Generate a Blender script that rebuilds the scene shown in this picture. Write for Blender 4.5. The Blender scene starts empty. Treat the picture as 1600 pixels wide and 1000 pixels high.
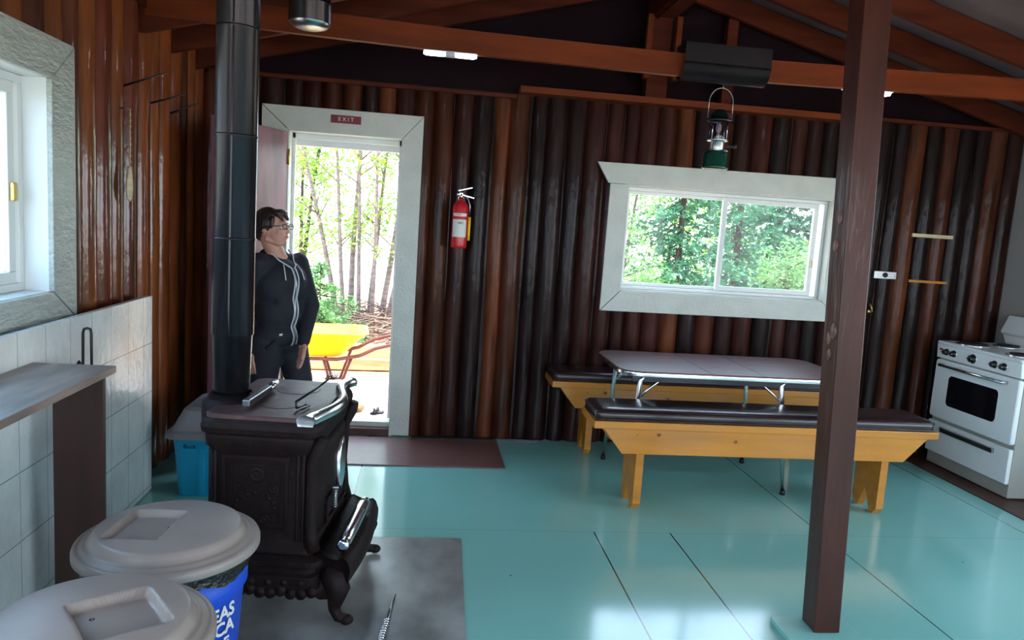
import bpy, math, random
from mathutils import Vector, Matrix, noise
from mathutils.bvhtree import BVHTree
random.seed(7)
PI = math.pi
sc = bpy.context.scene
C = sc.collection

# ------------------------------------------------------------------ camera
YAW, PITCH, ROLL = 0.121089, -0.128768, 0.066634
fw = Vector((math.sin(YAW)*math.cos(PITCH), math.cos(YAW)*math.cos(PITCH), math.sin(PITCH)))
r0 = Vector((math.cos(YAW), -math.sin(YAW), 0)); u0 = r0.cross(fw)
rt = math.cos(ROLL)*r0+math.sin(ROLL)*u0; up = -math.sin(ROLL)*r0+math.cos(ROLL)*u0
cd = bpy.data.cameras.new('camera'); cam = bpy.data.objects.new('camera', cd); C.objects.link(cam)
cam.matrix_world = Matrix(((rt.x, up.x, -fw.x, 0), (rt.y, up.y, -fw.y, 0), (rt.z, up.z, -fw.z, 1.5), (0, 0, 0, 1)))
cd.sensor_width = 36; cd.lens = 1160/1600*36; cd.clip_start = .02; cd.clip_end = 500
sc.camera = cam

# ------------------------------------------------------------------ sky, sun, exposure
w = bpy.data.worlds.new('sky'); sc.world = w; w.use_nodes = True
nt = w.node_tree; bg = nt.nodes['Background']
tc = nt.nodes.new('ShaderNodeTexCoord'); sp = nt.nodes.new('ShaderNodeSeparateXYZ'); cr = nt.nodes.new('ShaderNodeValToRGB')
nt.links.new(tc.outputs['Generated'], sp.inputs[0]); nt.links.new(sp.outputs['Z'], cr.inputs[0])
nt.links.new(cr.outputs[0], bg.inputs['Color'])
cr.color_ramp.elements[0].position = 0.0; cr.color_ramp.elements[0].color = (.80, .90, 1.0, 1)
cr.color_ramp.elements[1].position = 0.8; cr.color_ramp.elements[1].color = (.48, .70, 1.0, 1)
bg.inputs['Strength'].default_value = 3.1
sl = bpy.data.lights.new('sun', 'SUN'); sun = bpy.data.objects.new('sun', sl); C.objects.link(sun)
sl.energy = 6; sl.angle = math.radians(1.0); sl.color = (1, .95, .86)
sd = Vector((-.30, .10, -.95)); sun.rotation_euler = sd.to_track_quat('-Z', 'Y').to_euler(); sun.location = (8, 0, 12)
sc.view_settings.view_transform = 'Standard'; sc.view_settings.look = 'None'
sc.view_settings.gamma = 1; sc.view_settings.use_curve_mapping = False
sc.view_settings.exposure = 1.25

# ------------------------------------------------------------------ materials
def lin(c):
    return tuple(((v/255)/12.92 if v/255 <= .04045 else ((v/255+.055)/1.055)**2.4) for v in c)+(1,)
def mat(name, rgb, rough=.5, metal=0, var=.0, scale=(6, 6, 6), bump=0, bscale=None, coat=0, attr=False, spec=.5, detail=4, dark=None):
    m = bpy.data.materials.new(name); m.use_nodes = True; t = m.node_tree; b = t.nodes['Principled BSDF']
    b.inputs['Roughness'].default_value = rough; b.inputs['Metallic'].default_value = metal
    b.inputs['Coat Weight'].default_value = coat; b.inputs['Coat Roughness'].default_value = .12
    b.inputs['Specular IOR Level'].default_value = spec
    base = lin(rgb)
    tcn = t.nodes.new('ShaderNodeTexCoord'); mp = t.nodes.new('ShaderNodeMapping'); mp.inputs['Scale'].default_value = scale
    t.links.new(tcn.outputs['Object'], mp.inputs[0])
    nz = t.nodes.new('ShaderNodeTexNoise'); nz.inputs['Scale'].default_value = 1; nz.inputs['Detail'].default_value = detail
    t.links.new(mp.outputs[0], nz.inputs['Vector'])
    mr = t.nodes.new('ShaderNodeMapRange'); mr.inputs['From Min'].default_value = .3; mr.inputs['From Max'].default_value = .7
    t.links.new(nz.outputs['Fac'], mr.inputs['Value'])
    mx = t.nodes.new('ShaderNodeMix'); mx.data_type = 'RGBA'; mx.blend_type = 'MIX'
    t.links.new(mr.outputs[0], mx.inputs['Factor'])
    d = lin(dark) if dark else tuple(v*(1-var) for v in base[:3])+(1,)
    mx.inputs[6].default_value = d; mx.inputs[7].default_value = tuple(min(1, v*(1+var*.4)) for v in base[:3])+(1,) if not dark else base
    out = mx.outputs[2]
    if attr:
        mx.inputs[6].default_value = (1-var,)*3+(1,); mx.inputs[7].default_value = (1+var*.4,)*3+(1,)
        a = t.nodes.new('ShaderNodeAttribute'); a.attribute_name = 'Col'
        m2 = t.nodes.new('ShaderNodeMix'); m2.data_type = 'RGBA'; m2.blend_type = 'MULTIPLY'; m2.inputs['Factor'].default_value = 1
        t.links.new(a.outputs['Color'], m2.inputs[6]); t.links.new(out, m2.inputs[7]); out = m2.outputs[2]
    t.links.new(out, b.inputs['Base Color'])
    if bump:
        n2 = nz
        if bscale:
            mp2 = t.nodes.new('ShaderNodeMapping'); mp2.inputs['Scale'].default_value = bscale
            t.links.new(tcn.outputs['Object'], mp2.inputs[0])
            n2 = t.nodes.new('ShaderNodeTexNoise'); n2.inputs['Scale'].default_value = 1; n2.inputs['Detail'].default_value = 3
            t.links.new(mp2.outputs[0], n2.inputs['Vector'])
        bp = t.nodes.new('ShaderNodeBump'); bp.inputs['Strength'].default_value = bump; bp.inputs['Distance'].default_value = .01
        t.links.new(n2.outputs['Fac'], bp.inputs['Height']); t.links.new(bp.outputs[0], b.inputs['Normal'])
        if coat: t.links.new(bp.outputs[0], b.inputs['Coat Normal'])
    return m
def emis(name, rgb, s):
    m = mat(name, rgb, .4); b = m.node_tree.nodes['Principled BSDF']
    b.inputs['Emission Color'].default_value = lin(rgb); b.inputs['Emission Strength'].default_value = s
    return m
def glass(name, tint=(1, 1, 1), refl=.012):
    m = bpy.data.materials.new(name); m.use_nodes = True; t = m.node_tree; t.nodes.remove(t.nodes['Principled BSDF'])
    o = t.nodes['Material Output']; a = t.nodes.new('ShaderNodeBsdfTransparent'); g = t.nodes.new('ShaderNodeBsdfGlossy'); x = t.nodes.new('ShaderNodeMixShader')
    a.inputs[0].default_value = tint+(1,); g.inputs['Roughness'].default_value = .02; x.inputs[0].default_value = refl
    t.links.new(a.outputs[0], x.inputs[1]); t.links.new(g.outputs[0], x.inputs[2]); t.links.new(x.outputs[0], o.inputs[0])
    return m
def leafmat(name, rgb, var=.5):
    m = mat(name, rgb, .55, var=var, scale=(2.5, 2.5, 2.5)); t = m.node_tree; b = t.nodes['Principled BSDF']; o = t.nodes['Material Output']
    tr = t.nodes.new('ShaderNodeBsdfTranslucent'); x = t.nodes.new('ShaderNodeMixShader'); x.inputs[0].default_value = .4
    src = b.inputs['Base Color'].links[0].from_socket; t.links.new(src, tr.inputs[0])
    t.links.new(b.outputs[0], x.inputs[1]); t.links.new(tr.outputs[0], x.inputs[2]); t.links.new(x.outputs[0], o.inputs[0])
    return m
M = dict(
 log=mat('log_varnish', (120, 60, 35), .4, var=.5, scale=(14, 14, 2.2), bump=.16, bscale=(30, 30, 14), coat=1.0, attr=True, spec=.1),
 logb=mat('log_dark_varnish', (120, 60, 35), .42, var=.6, scale=(14, 14, 2.2), bump=.35, bscale=(30, 30, 9), coat=.16, attr=True, spec=.08),
 beam=mat('beam_wood', (112, 50, 22), .5, spec=.15, var=.35, scale=(2, 14, 14), bump=.1),
 rafter=mat('rafter_wood', (84, 36, 22), .55, spec=.12, var=.4, scale=(2, 14, 14)),
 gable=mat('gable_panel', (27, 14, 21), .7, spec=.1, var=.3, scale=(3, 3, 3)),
 ceil=mat('ceiling_panel', (92, 78, 82), .7, var=.2, scale=(2, 2, 2)),
 post=mat('post_wood', (66, 31, 23), .4, spec=.25, var=.5, scale=(10, 10, 1.5), bump=.25, bscale=(25, 25, 5), coat=.2),
 knot=mat('knot_bare_wood', (118, 82, 72), .35, var=.5, scale=(30, 30, 30), bump=.3),
 white=mat('white_paint', (196, 200, 190), .38, var=.08, scale=(8, 8, 8), bump=.35, bscale=(60, 60, 60)),
 whiteb=mat('white_brushed_paint', (178, 186, 178), .33, var=.15, scale=(20, 9, 40), bump=.8, bscale=(70, 25, 70)),
 vinyl=mat('white_vinyl', (222, 226, 222), .35),
 tile=None,
 drywall=mat('grey_drywall', (170, 166, 160), .7, var=.06, scale=(3, 3, 3)),
 exterior=mat('exterior_siding', (110, 70, 45), .8, var=.2),
 glass=glass('window_glass'),
 glassblue=glass('window_glass_blue', (.80, .92, 1.0), .05),
 doorp=mat('door_purple_brown', (140, 98, 110), .28, var=.45, scale=(9, 9, 2.5), bump=.1, coat=.3),
 sill=mat('threshold_brown', (80, 48, 38), .4, var=.3),
 mat_=mat('entry_mat_brown', (122, 86, 82), .32, var=.2, scale=(20, 20, 20), bump=.1),
 pine=mat('bench_pine', (196, 126, 38), .36, var=.22, scale=(1.6, 16, 16), bump=.05, coat=.2),
 pineknot=mat('pine_knot', (130, 70, 30), .4, var=.4, scale=(60, 60, 60)),
 vinylb=mat('brown_vinyl', (46, 26, 28), .34, var=.3, scale=(9, 9, 9), bump=.12, bscale=(14, 14, 14), coat=.35),
 lam=mat('table_laminate', (108, 74, 72), .33, var=.3, scale=(3, 22, 6), spec=.6),
 chrome=mat('chrome', (235, 238, 242), .2, 1),
 steel=mat('brushed_steel', (160, 165, 168), .28, 1, var=.2),
 darksteel=mat('dark_steel', (70, 68, 70), .3, 1, var=.3),
 pipe=mat('stovepipe', (46, 46, 50), .27, .75, var=.35, scale=(14, 14, 3), bump=.08),
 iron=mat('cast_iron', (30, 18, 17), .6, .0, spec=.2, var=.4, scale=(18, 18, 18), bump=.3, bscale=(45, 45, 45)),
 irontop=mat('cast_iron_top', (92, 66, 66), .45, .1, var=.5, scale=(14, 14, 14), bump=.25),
 pad=mat('sheet_metal_pad', (158, 160, 156), .34, .1, var=.8, scale=(3.5, 2.2, 3), bump=.12, bscale=(9, 9, 9), detail=8),
 plastic=mat('grey_lid_plastic', (158, 146, 138), .38, var=.10, scale=(6, 6, 6), bump=.05),
 blue=mat('blue_plastic', (30, 82, 205), .35, var=.06),
 bag=mat('black_bag', (14, 14, 15), .22, bump=.8, bscale=(60, 60, 60)),
 turq=mat('turquoise_plastic', (20, 150, 190), .4, var=.06),
 greylid=mat('grey_tote_lid', (128, 128, 132), .42, var=.1),
 black=mat('black_plastic', (16, 15, 17), .4),
 blacksheet=mat('black_sheet_metal', (40, 38, 42), .38, .6, var=.3),
 counter=mat('counter_worn_wood', (140, 122, 112), .42, var=.5, scale=(16, 3, 10), bump=.2, detail=7),
 board=mat('dark_board', (62, 34, 25), .45, var=.4, scale=(14, 14, 2)),
 enamel=mat('white_enamel', (236, 240, 240), .22, var=.03),
 enamelside=mat('grey_enamel_side', (166, 166, 158), .35, var=.08),
 oven=mat('oven_glass', (16, 16, 20), .12),
 red=mat('red_paint', (196, 34, 42), .28),
 paper=mat('white_paper', (218, 218, 210), .7),
 yellow=mat('yellow_plastic', (236, 196, 40), .4),
 signred=mat('sign_red', (120, 28, 40), .4),
 letters=mat('sign_letters', (205, 180, 178), .5),
 green=mat('green_enamel', (14, 62, 48), .22),
 ventgreen=mat('dark_green_enamel', (10, 26, 24), .2),
 lglass=glass('lantern_glass', (.62, .58, .68), .05),
 mantle=mat('lantern_mantle', (200, 196, 190), .7),
 led=emis('led_panel', (205, 222, 255), 9),
 ledbody=mat('led_housing', (205, 208, 210), .4),
 bamboo=mat('cream_plastic', (214, 196, 158), .4, var=.2, scale=(4, 4, 90)),
 brass=mat('brass', (198, 170, 96), .3, .8),
 skin=mat('skin', (200, 146, 126), .5, var=.08, scale=(20, 20, 20)),
 hair=mat('dark_hair', (46, 30, 28), .4, var=.4, scale=(50, 50, 12), bump=.4, bscale=(120, 120, 20)),
 navy=mat('navy_fleece', (25, 25, 36), .8, var=.3, scale=(14, 14, 14), bump=.25, bscale=(9, 9, 9)),
 piping=mat('white_trim_cloth', (205, 210, 215), .7),
 trouser=mat('charcoal_trousers', (36, 35, 44), .85, var=.25, scale=(9, 9, 9), bump=.2, bscale=(8, 8, 8)),
 shoe=mat('dark_shoe', (40, 36, 40), .6),
 wall_y=mat('wheelbarrow_yellow', (252, 182, 14), .35, var=.08),
 rust=mat('rusty_tube', (110, 60, 50), .5, .3, var=.3),
 lumber=mat('weathered_lumber', (222, 176, 132), .7, var=.25, scale=(3, 20, 20)),
 deck=mat('pale_deck', (214, 200, 188), .7, var=.12, scale=(3, 3, 3)),
 ground=mat('sandy_ground', (214, 176, 142), .95, var=.4, scale=(5, 5, 5), detail=9, bump=.4),
 lake=mat('lake_water', (150, 178, 196), .12),
 birch=mat('birch_bark', (124, 108, 102), .7, var=.5, scale=(5, 5, 30)),
 bark=mat('dark_bark', (74, 60, 52), .9, var=.4, scale=(10, 10, 3)),
 twig=mat('dead_twigs', (128, 104, 90), .9, var=.4),
 leaf=leafmat('birch_leaf', (134, 180, 66)),
 leafy=leafmat('yellow_leaf', (196, 206, 66)),
 spruce=leafmat('spruce_needles', (74, 132, 96)),
 pale=leafmat('pale_conifer', (164, 176, 98)),
 bluespruce=leafmat('green_shrub', (116, 164, 100)),
 broad=leafmat('broadleaf', (120, 176, 92)),
)
# floor paint with plywood seams
def floor_mat():
    m = mat('teal_floor_paint', (140, 206, 196), .13, var=.07, scale=(1.3, 1.3, 1), bump=.05, coat=.3, bscale=(2.2, 2.2, 1), spec=.6)
    t = m.node_tree; b = t.nodes['Principled BSDF']
    tcn = t.nodes.new('ShaderNodeTexCoord'); s = t.nodes.new('ShaderNodeSeparateXYZ'); t.links.new(tcn.outputs['Object'], s.inputs[0])
    def mth(op, a, b_=None, c=None):
        n = t.nodes.new('ShaderNodeMath'); n.operation = op
        for i, v in enumerate((a, b_, c)):
            if v is None: continue
            if isinstance(v, (int, float)): n.inputs[i].default_value = v
            else: t.links.new(v, n.inputs[i])
        return n.outputs[0]
    def line(sock, at, wd): return mth('COMPARE', sock, at, wd)
    x, y = s.outputs['X'], s.outputs['Y']
    near = mth('LESS_THAN', y, 3.47)
    f = mth('MULTIPLY', line(x, .905, .0035), near)
    f = mth('MAXIMUM', f, mth('MULTIPLY', line(x, 1.30, .0035), near))
    f = mth('MAXIMUM', f, line(x, 2.125, .003))
    f = mth('MAXIMUM', f, line(x, 3.345, .003))
    f = mth('MAXIMUM', f, line(x, -.315, .003))
    f = mth('MAXIMUM', f, mth('MULTIPLY', line(y, 3.47, .002), .35))
    f = mth('MAXIMUM', f, mth('MULTIPLY', line(y, 4.7, .002), .5))
    sp2 = t.nodes.new('ShaderNodeTexVoronoi'); sp2.inputs['Scale'].default_value = 3.1; t.links.new(tcn.outputs['Object'], sp2.inputs['Vector'])
    f = mth('MAXIMUM', f, mth('MULTIPLY', mth('LESS_THAN', sp2.outputs['Distance'], .018), .7))
    src = b.inputs['Base Color'].links[0].from_socket
    mx = t.nodes.new('ShaderNodeMix'); mx.data_type = 'RGBA'; t.links.new(f, mx.inputs['Factor']); t.links.new(src, mx.inputs[6])
    mx.inputs[7].default_value = lin((44, 62, 60)); t.links.new(mx.outputs[2], b.inputs['Base Color'])
    return m
M['floor'] = floor_mat()
def tile_mat():
    m = mat('white_tile_board', (222, 230, 226), .25, var=.14, scale=(6, 6, 6), bump=.3, bscale=(26, 26, 26), coat=.2, detail=6)
    t = m.node_tree; b = t.nodes['Principled BSDF']
    tcn = t.nodes.new('ShaderNodeTexCoord'); s = t.nodes.new('ShaderNodeSeparateXYZ'); t.links.new(tcn.outputs['Object'], s.inputs[0])
    def m1(op, a, v, c=None):
        n = t.nodes.new('ShaderNodeMath'); n.operation = op
        if isinstance(a, float): n.inputs[0].default_value = a
        else: t.links.new(a, n.inputs[0])
        if isinstance(v, (int, float)): n.inputs[1].default_value = v
        else: t.links.new(v, n.inputs[1])
        if c is not None: n.inputs[2].default_value = c
        return n.outputs[0]
    fy = m1('PINGPONG', s.outputs['Y'], .095); fz = m1('PINGPONG', m1('ADD', s.outputs['Z'], -.03), .125)
    ly = m1('LESS_THAN', fy, .0018); lz = m1('LESS_THAN', fz, .0022)
    mx = t.nodes.new('ShaderNodeMix'); mx.data_type = 'RGBA'; t.links.new(m1('MULTIPLY', m1('MAXIMUM', ly, lz), .75), mx.inputs['Factor'])
    src = b.inputs['Base Color'].links[0].from_socket; t.links.new(src, mx.inputs[6]); mx.inputs[7].default_value = lin((112, 118, 112))
    t.links.new(mx.outputs[2], b.inputs['Base Color'])
    return m
M['tile'] = tile_mat()

# ------------------------------------------------------------------ mesh builder
class MB:
    def __init__(s): s.v = []; s.f = []; s.sm = []; s.c = []; s.col = (1, 1, 1, 1)
    def add(s, vs, fs, smooth=False, mtx=None):
        o = len(s.v)
        for p in vs:
            p = Vector(p)
            if mtx is not None: p = mtx @ p
            s.v.append(p); s.c.append(s.col)
        for f in fs: s.f.append([i+o for i in f]); s.sm.append(smooth)
        return s
    def box(s, a, b, mtx=None):
        x0, y0, z0 = a; x1, y1, z1 = b
        return s.add([(x0, y0, z0), (x1, y0, z0), (x1, y1, z0), (x0, y1, z0), (x0, y0, z1), (x1, y0, z1), (x1, y1, z1), (x0, y1, z1)],
                     [(0, 3, 2, 1), (4, 5, 6, 7), (0, 1, 5, 4), (1, 2, 6, 5), (2, 3, 7, 6), (3, 0, 4, 7)], False, mtx)
    def bar(s, p, q, wd, ht, upv=(0, 0, 1)):
        p = Vector(p); q = Vector(q); d = (q-p); L = d.length; d.normalize(); u = Vector(upv); r = d.cross(u).normalized(); u = r.cross(d)
        m = Matrix(((r.x, d.x, u.x, p.x), (r.y, d.y, u.y, p.y), (r.z, d.z, u.z, p.z), (0, 0, 0, 1)))
        return s.box((-wd/2, 0, -ht/2), (wd/2, L, ht/2), m)
    def tube(s, pts, rad, n=12, cap=True, smooth=True, squash=None):
        pts = [Vector(p) for p in pts]; k = len(pts)
        if not isinstance(rad, (list, tuple)): rad = [rad]*k
        vs = []; fs = []; pr = None
        for i, p in enumerate(pts):
            d = (pts[min(i+1, k-1)]-pts[max(i-1, 0)]).normalized()
            if pr is None:
                a = Vector((0, 0, 1)) if abs(d.z) < .9 else Vector((1, 0, 0)); r = d.cross(a).normalized()
            else: r = (pr-d*pr.dot(d)).normalized()
            pr = r; u = d.cross(r)
            for j in range(n):
                t = 2*PI*j/n; vs.append(p+(r*math.cos(t)+u*math.sin(t))*rad[i])
        for i in range(k-1):
            for j in range(n): fs.append((i*n+j, i*n+(j+1) % n, (i+1)*n+(j+1) % n, (i+1)*n+j))
        s.add(vs, fs, smooth)
        if cap: s.add([], []); o = len(s.v)-k*n; s.f.append([o+j for j in reversed(range(n))]); s.sm.append(False); s.f.append([o+(k-1)*n+j for j in range(n)]); s.sm.append(False)
        return s
    def cyl(s, p, q, r, n=20, r2=None): return s.tube([p, q], [r, r if r2 is None else r2], n)
    def lathe(s, prof, n=32, mtx=None, a0=0, a1=2*PI, sx=1, sy=1):
        full = abs(a1-a0-2*PI) < 1e-6; m = n if full else n+1; vs = []; fs = []
        for r, z in prof:
            for j in range(m):
                t = a0+(a1-a0)*j/n; vs.append((r*math.cos(t)*sx, r*math.sin(t)*sy, z))
        for i in range(len(prof)-1):
            for j in range(n if full else n): 
                j2 = (j+1) % m
                fs.append((i*m+j, i*m+j2, (i+1)*m+j2, (i+1)*m+j))
        return s.add(vs, fs, True, mtx)
    def sphere(s, c, r, n=14, sc3=(1, 1, 1), mtx=None):
        pr = [(max(1e-5, math.sin(PI*i/n)), -math.cos(PI*i/n)) for i in range(n+1)]
        m = Matrix.Translation(Vector(c)) @ Matrix.Diagonal(Vector((r*sc3[0], r*sc3[1], r*sc3[2], 1)))
        if mtx is not None: m = mtx @ m
        return s.lathe(pr, n+6, m)
    def prism(s, poly, z0, z1, mtx=None):   # poly in xy
        n = len(poly); vs = [(x, y, z0) for x, y in poly]+[(x, y, z1) for x, y in poly]
        fs = [tuple(reversed(range(n))), tuple(range(n, 2*n))]+[(i, (i+1) % n, n+(i+1) % n, n+i) for i in range(n)]
        return s.add(vs, fs, False, mtx)
    def rings(s, rr, n=5, mtx=None, smooth=False, capb=True, capt=True):
        """rr: (x0,x1,y0,y1,corner radius,z) stacked rounded rectangles"""
        vs = []; fs = []; m = 4*(n+1)
        for x0, x1, y0, y1, r, z in rr:
            for ci, (cx, cy) in enumerate(((x1-r, y1-r), (x0+r, y1-r), (x0+r, y0+r), (x1-r, y0+r))):
                for j in range(n+1):
                    t = PI/2*(ci+j/n); vs.append((cx+r*math.cos(t), cy+r*math.sin(t), z))
        for i in range(len(rr)-1):
            for j in range(m): fs.append((i*m+j, i*m+(j+1) % m, (i+1)*m+(j+1) % m, (i+1)*m+j))
        if capb: fs.append(tuple(reversed(range(m))))
        if capt: fs.append(tuple((len(rr)-1)*m+j for j in range(m)))
        return s.add(vs, fs, smooth, mtx)
    def build(s, name, m, parent=None, bevel=0, seg=2, kind=None, auto=False, local=False):
        me = bpy.data.meshes.new(name); me.from_pydata([tuple(v) for v in s.v], [], s.f); me.validate(); me.update()
        if len(me.polygons) == len(s.sm): me.polygons.foreach_set('use_smooth', s.sm)
        if any(c != (1, 1, 1, 1) for c in s.c) and len(me.vertices) == len(s.c):
            a = me.attributes.new('Col', 'FLOAT_COLOR', 'POINT'); a.data.foreach_set('color', [x for c in s.c for x in c])
        me.materials.append(m if not isinstance(m, str) else M[m])
        o = bpy.data.objects.new(name, me); C.objects.link(o)
        if parent is not None:
            o.parent = parent
            if not local: o.matrix_parent_inverse = mw(parent).inverted()
        if bevel:
            b = o.modifiers.new('bevel', 'BEVEL'); b.width = bevel; b.segments = seg; b.limit_method = 'ANGLE'; b.angle_limit = .6; b.harden_normals = False
        if kind: o['kind'] = kind
        return o
def mw(o):
    m = Matrix.Translation(o.location) @ o.rotation_euler.to_matrix().to_4x4()
    return m if o.parent is None else mw(o.parent) @ o.matrix_parent_inverse @ m
def thing(name, label, cat, loc=(0, 0, 0), rz=0, group=None):
    o = bpy.data.objects.new(name, None); C.objects.link(o); o.empty_display_size = .1
    o.location = loc; o.rotation_euler = (0, 0, rz); o['label'] = label; o['category'] = cat
    if group: o['group'] = group
    return o
def tag(o, label, cat, group=None, kind=None):
    o['label'] = label; o['category'] = cat
    if group: o['group'] = group
    if kind: o['kind'] = kind
    return o
def struct(mb, name, m, **k):
    o = mb.build(name, m, **k)
    if o.parent is None: o['kind'] = 'structure'
    return o
def text(name, s, size, mtx, m, parent, ext=.001, bend=None, weight=0.0, local=False):
    cu = bpy.data.curves.new(name, 'FONT'); cu.body = s; cu.size = size; cu.extrude = ext; cu.offset = weight; cu.align_x = 'CENTER'; cu.align_y = 'CENTER'; cu.resolution_u = 3
    to = bpy.data.objects.new(name+'_tmp', cu); C.objects.link(to)
    dg = bpy.context.evaluated_depsgraph_get(); me = bpy.data.meshes.new_from_object(to.evaluated_get(dg)); bpy.data.objects.remove(to); bpy.data.curves.remove(cu)
    for v in me.vertices:
        v.co = Vector(bend(v.co)) if bend else mtx @ v.co
    me.materials.clear(); me.materials.append(M[m]); me.name = name
    o = bpy.data.objects.new(name, me); C.objects.link(o); o.parent = parent
    if not local: o.matrix_parent_inverse = mw(parent).inverted()
    return o
def blob(name, shapes, voxel, m, parent, smooth=4, disp=None):
    """union of capsules / ellipsoids fused into one skin"""
    mb = MB()
    for s in shapes:
        if s[0] == 'c':
            _, p, a, q, b = s[:5]; p = Vector(p); q = Vector(q); sq = s[5] if len(s) > 5 else 1
            d = q-p; L = d.length; k = 8; pts = []; rd = []
            d.normalize()
            for i in range(1, k+1):
                t = PI/2*(1-i/k); pts.append(p-d*a*math.sin(t)); rd.append(max(1e-4, a*math.cos(t)))
            for i in range(0, k):
                t = PI/2*i/k; pts.append(q+d*b*math.sin(t)); rd.append(max(1e-4, b*math.cos(t)))
            mb.tube(pts, rd, 16)
        else:
            _, c, rad = s[:3]; rot = s[3] if len(s) > 3 else Matrix.Identity(4)
            mb.sphere((0, 0, 0), 1, 16, (1, 1, 1), Matrix.Translation(Vector(c)) @ rot @ Matrix.Diagonal(Vector((rad[0], rad[1], rad[2], 1))))
    o = mb.build(name+'_tmp', m)
    r = o.modifiers.new('r', 'REMESH'); r.mode = 'VOXEL'; r.voxel_size = voxel
    sm = o.modifiers.new('s', 'SMOOTH'); sm.iterations = smooth; sm.factor = .5
    dg = bpy.context.evaluated_depsgraph_get(); dg.update()
    me = bpy.data.meshes.new_from_object(o.evaluated_get(dg)); me.name = name
    bpy.data.objects.remove(o)
    for p in me.polygons: p.use_smooth = True
    o = bpy.data.objects.new(name, me); C.objects.link(o); o.parent = parent; o.matrix_parent_inverse = mw(parent).inverted()
    return o
def rnd(a, b): return random.uniform(a, b)

# ================================================================== SETTING
XL, XR, YB, YF = -1.50, 4.24, 5.05, -1.7
RX = 1.45
def zr(x): return 2.31+.26*(x+1.5) if x < RX else 3.077-(3.077-2.33)/(XR-RX)*(x-RX)
fl = MB().box((XL-.15, YF-.1, -.12), (XR+.1, YB+.12, 0)); struct(fl, 'floor', 'floor')

def wall_boxes(mb, axis, c0, c1, s0, s1, z0, z1, holes):
    """thick wall with rectangular holes; s along wall"""
    ss = sorted({s0, s1, *[h[0] for h in holes], *[h[1] for h in holes]})
    for a, b in zip(ss, ss[1:]):
        zs = [z0]; hs = sorted([h for h in holes if h[0] < (a+b)/2 < h[1]], key=lambda h: h[2])
        for h in hs: zs += [h[2], h[3]]
        zs.append(z1)
        for i in range(0, len(zs), 2):
            if zs[i+1]-zs[i] > 1e-4:
                mb.box((a, c0, zs[i]), (b, c1, zs[i+1])) if axis == 'x' else mb.box((c0, a, zs[i]), (c1, b, zs[i+1]))
DOOR = (-.90, -.19, .03, 1.995); WIN = (1.345, 2.825, 1.10, 1.805)
LWIN = (1.75, 3.085, 1.118, 1.93); LWIN_ADDED = (-1.3, 1.2, .9, 1.95)  # second left opening is out of view, added to light the cooker
wb = MB(); wb.col = (.02, .012, .01, 1); GR = lambda h, e=.018: (h[0]-e, h[1]+e, h[2]-e, h[3]+e)
wall_boxes(wb, 'x', YB, YB+.10, XL-.1, XR+.1, 0, 2.36, [GR(DOOR), GR(WIN)])
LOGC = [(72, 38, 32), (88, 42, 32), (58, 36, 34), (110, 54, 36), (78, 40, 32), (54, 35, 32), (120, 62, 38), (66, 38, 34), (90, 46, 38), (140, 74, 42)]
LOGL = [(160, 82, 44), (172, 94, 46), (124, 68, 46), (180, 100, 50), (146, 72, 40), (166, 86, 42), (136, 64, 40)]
def log(mb, axis, s, base, r, z0, z1, col, sign, seed):
    """half-round vertical log; sign = direction the round faces"""
    n = 12; k = max(2, int((z1-z0)/.09)); vs = []; fs = []
    for i in range(k+1):
        z = z0+(z1-z0)*i/k
        wob = .006*noise.noise(Vector((seed*3.1, z*1.3, 0))); rr = r*(1+.07*noise.noise(Vector((seed*7.7, z*2.1, 5))))
        for j in range(n+1):
            t = -1.85+3.7*j/n; a = rr*math.sin(t); b = rr*math.cos(t)
            if axis == 'x': vs.append((s+wob+a, base+sign*b, z))
            else: vs.append((base+sign*b, s+wob+a, z))
    for i in range(k):
        for j in range(n): fs.append((i*(n+1)+j, i*(n+1)+j+1, (i+1)*(n+1)+j+1, (i+1)*(n+1)+j))
    mb.col = lin(col); mb.add(vs, fs, True)
    mb.add([vs[k*(n+1)+j] for j in range(n+1)], [tuple(range(n+1))])
    mb.add([vs[j] for j in range(n+1)], [tuple(range(n+1))])
def log_wall(mb, axis, s0, s1, base, sign, ztop, holes, cols, r=.062, sd=0):
    s = s0+r; i = 0; st = random.getstate(); random.seed(100+sd)
    while s < s1+.02:
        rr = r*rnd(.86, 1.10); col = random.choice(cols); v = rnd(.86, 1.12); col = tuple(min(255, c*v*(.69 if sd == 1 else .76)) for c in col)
        zt = ztop(s) if callable(ztop) else ztop
        zs = [.002]
        for h in holes:
            if h[0]-rr*.95 < s < h[1]+rr*.95: zs += [h[2]-.012, h[3]+.012]
        zs.append(zt)
        for j in range(0, len(zs), 2):
            if zs[j+1]-zs[j] > .06: log(mb, axis, s, base, rr, zs[j], zs[j+1], col, sign, sd*50+i)
        s += rr*(1.86 if sd == 1 else 1.97); i += 1
    random.setstate(st)
wb.col = (.02, .012, .01, 1)
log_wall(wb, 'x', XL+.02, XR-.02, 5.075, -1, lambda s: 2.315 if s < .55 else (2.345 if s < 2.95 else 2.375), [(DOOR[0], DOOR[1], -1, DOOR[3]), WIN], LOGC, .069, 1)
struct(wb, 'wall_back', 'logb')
# left wall
wl = MB(); wl.col = (.03, .012, .01, 1)
wall_boxes(wl, 'y', XL-.10, XL, YF, YB, 0, 2.46, [GR(LWIN), GR(LWIN_ADDED)])
log_wall(wl, 'y', YF, YB-.02, XL-.025, 1, lambda s: 2.455, [LWIN, LWIN_ADDED], LOGL, .080, 2)
struct(wl, 'wall_left', 'log')
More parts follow.
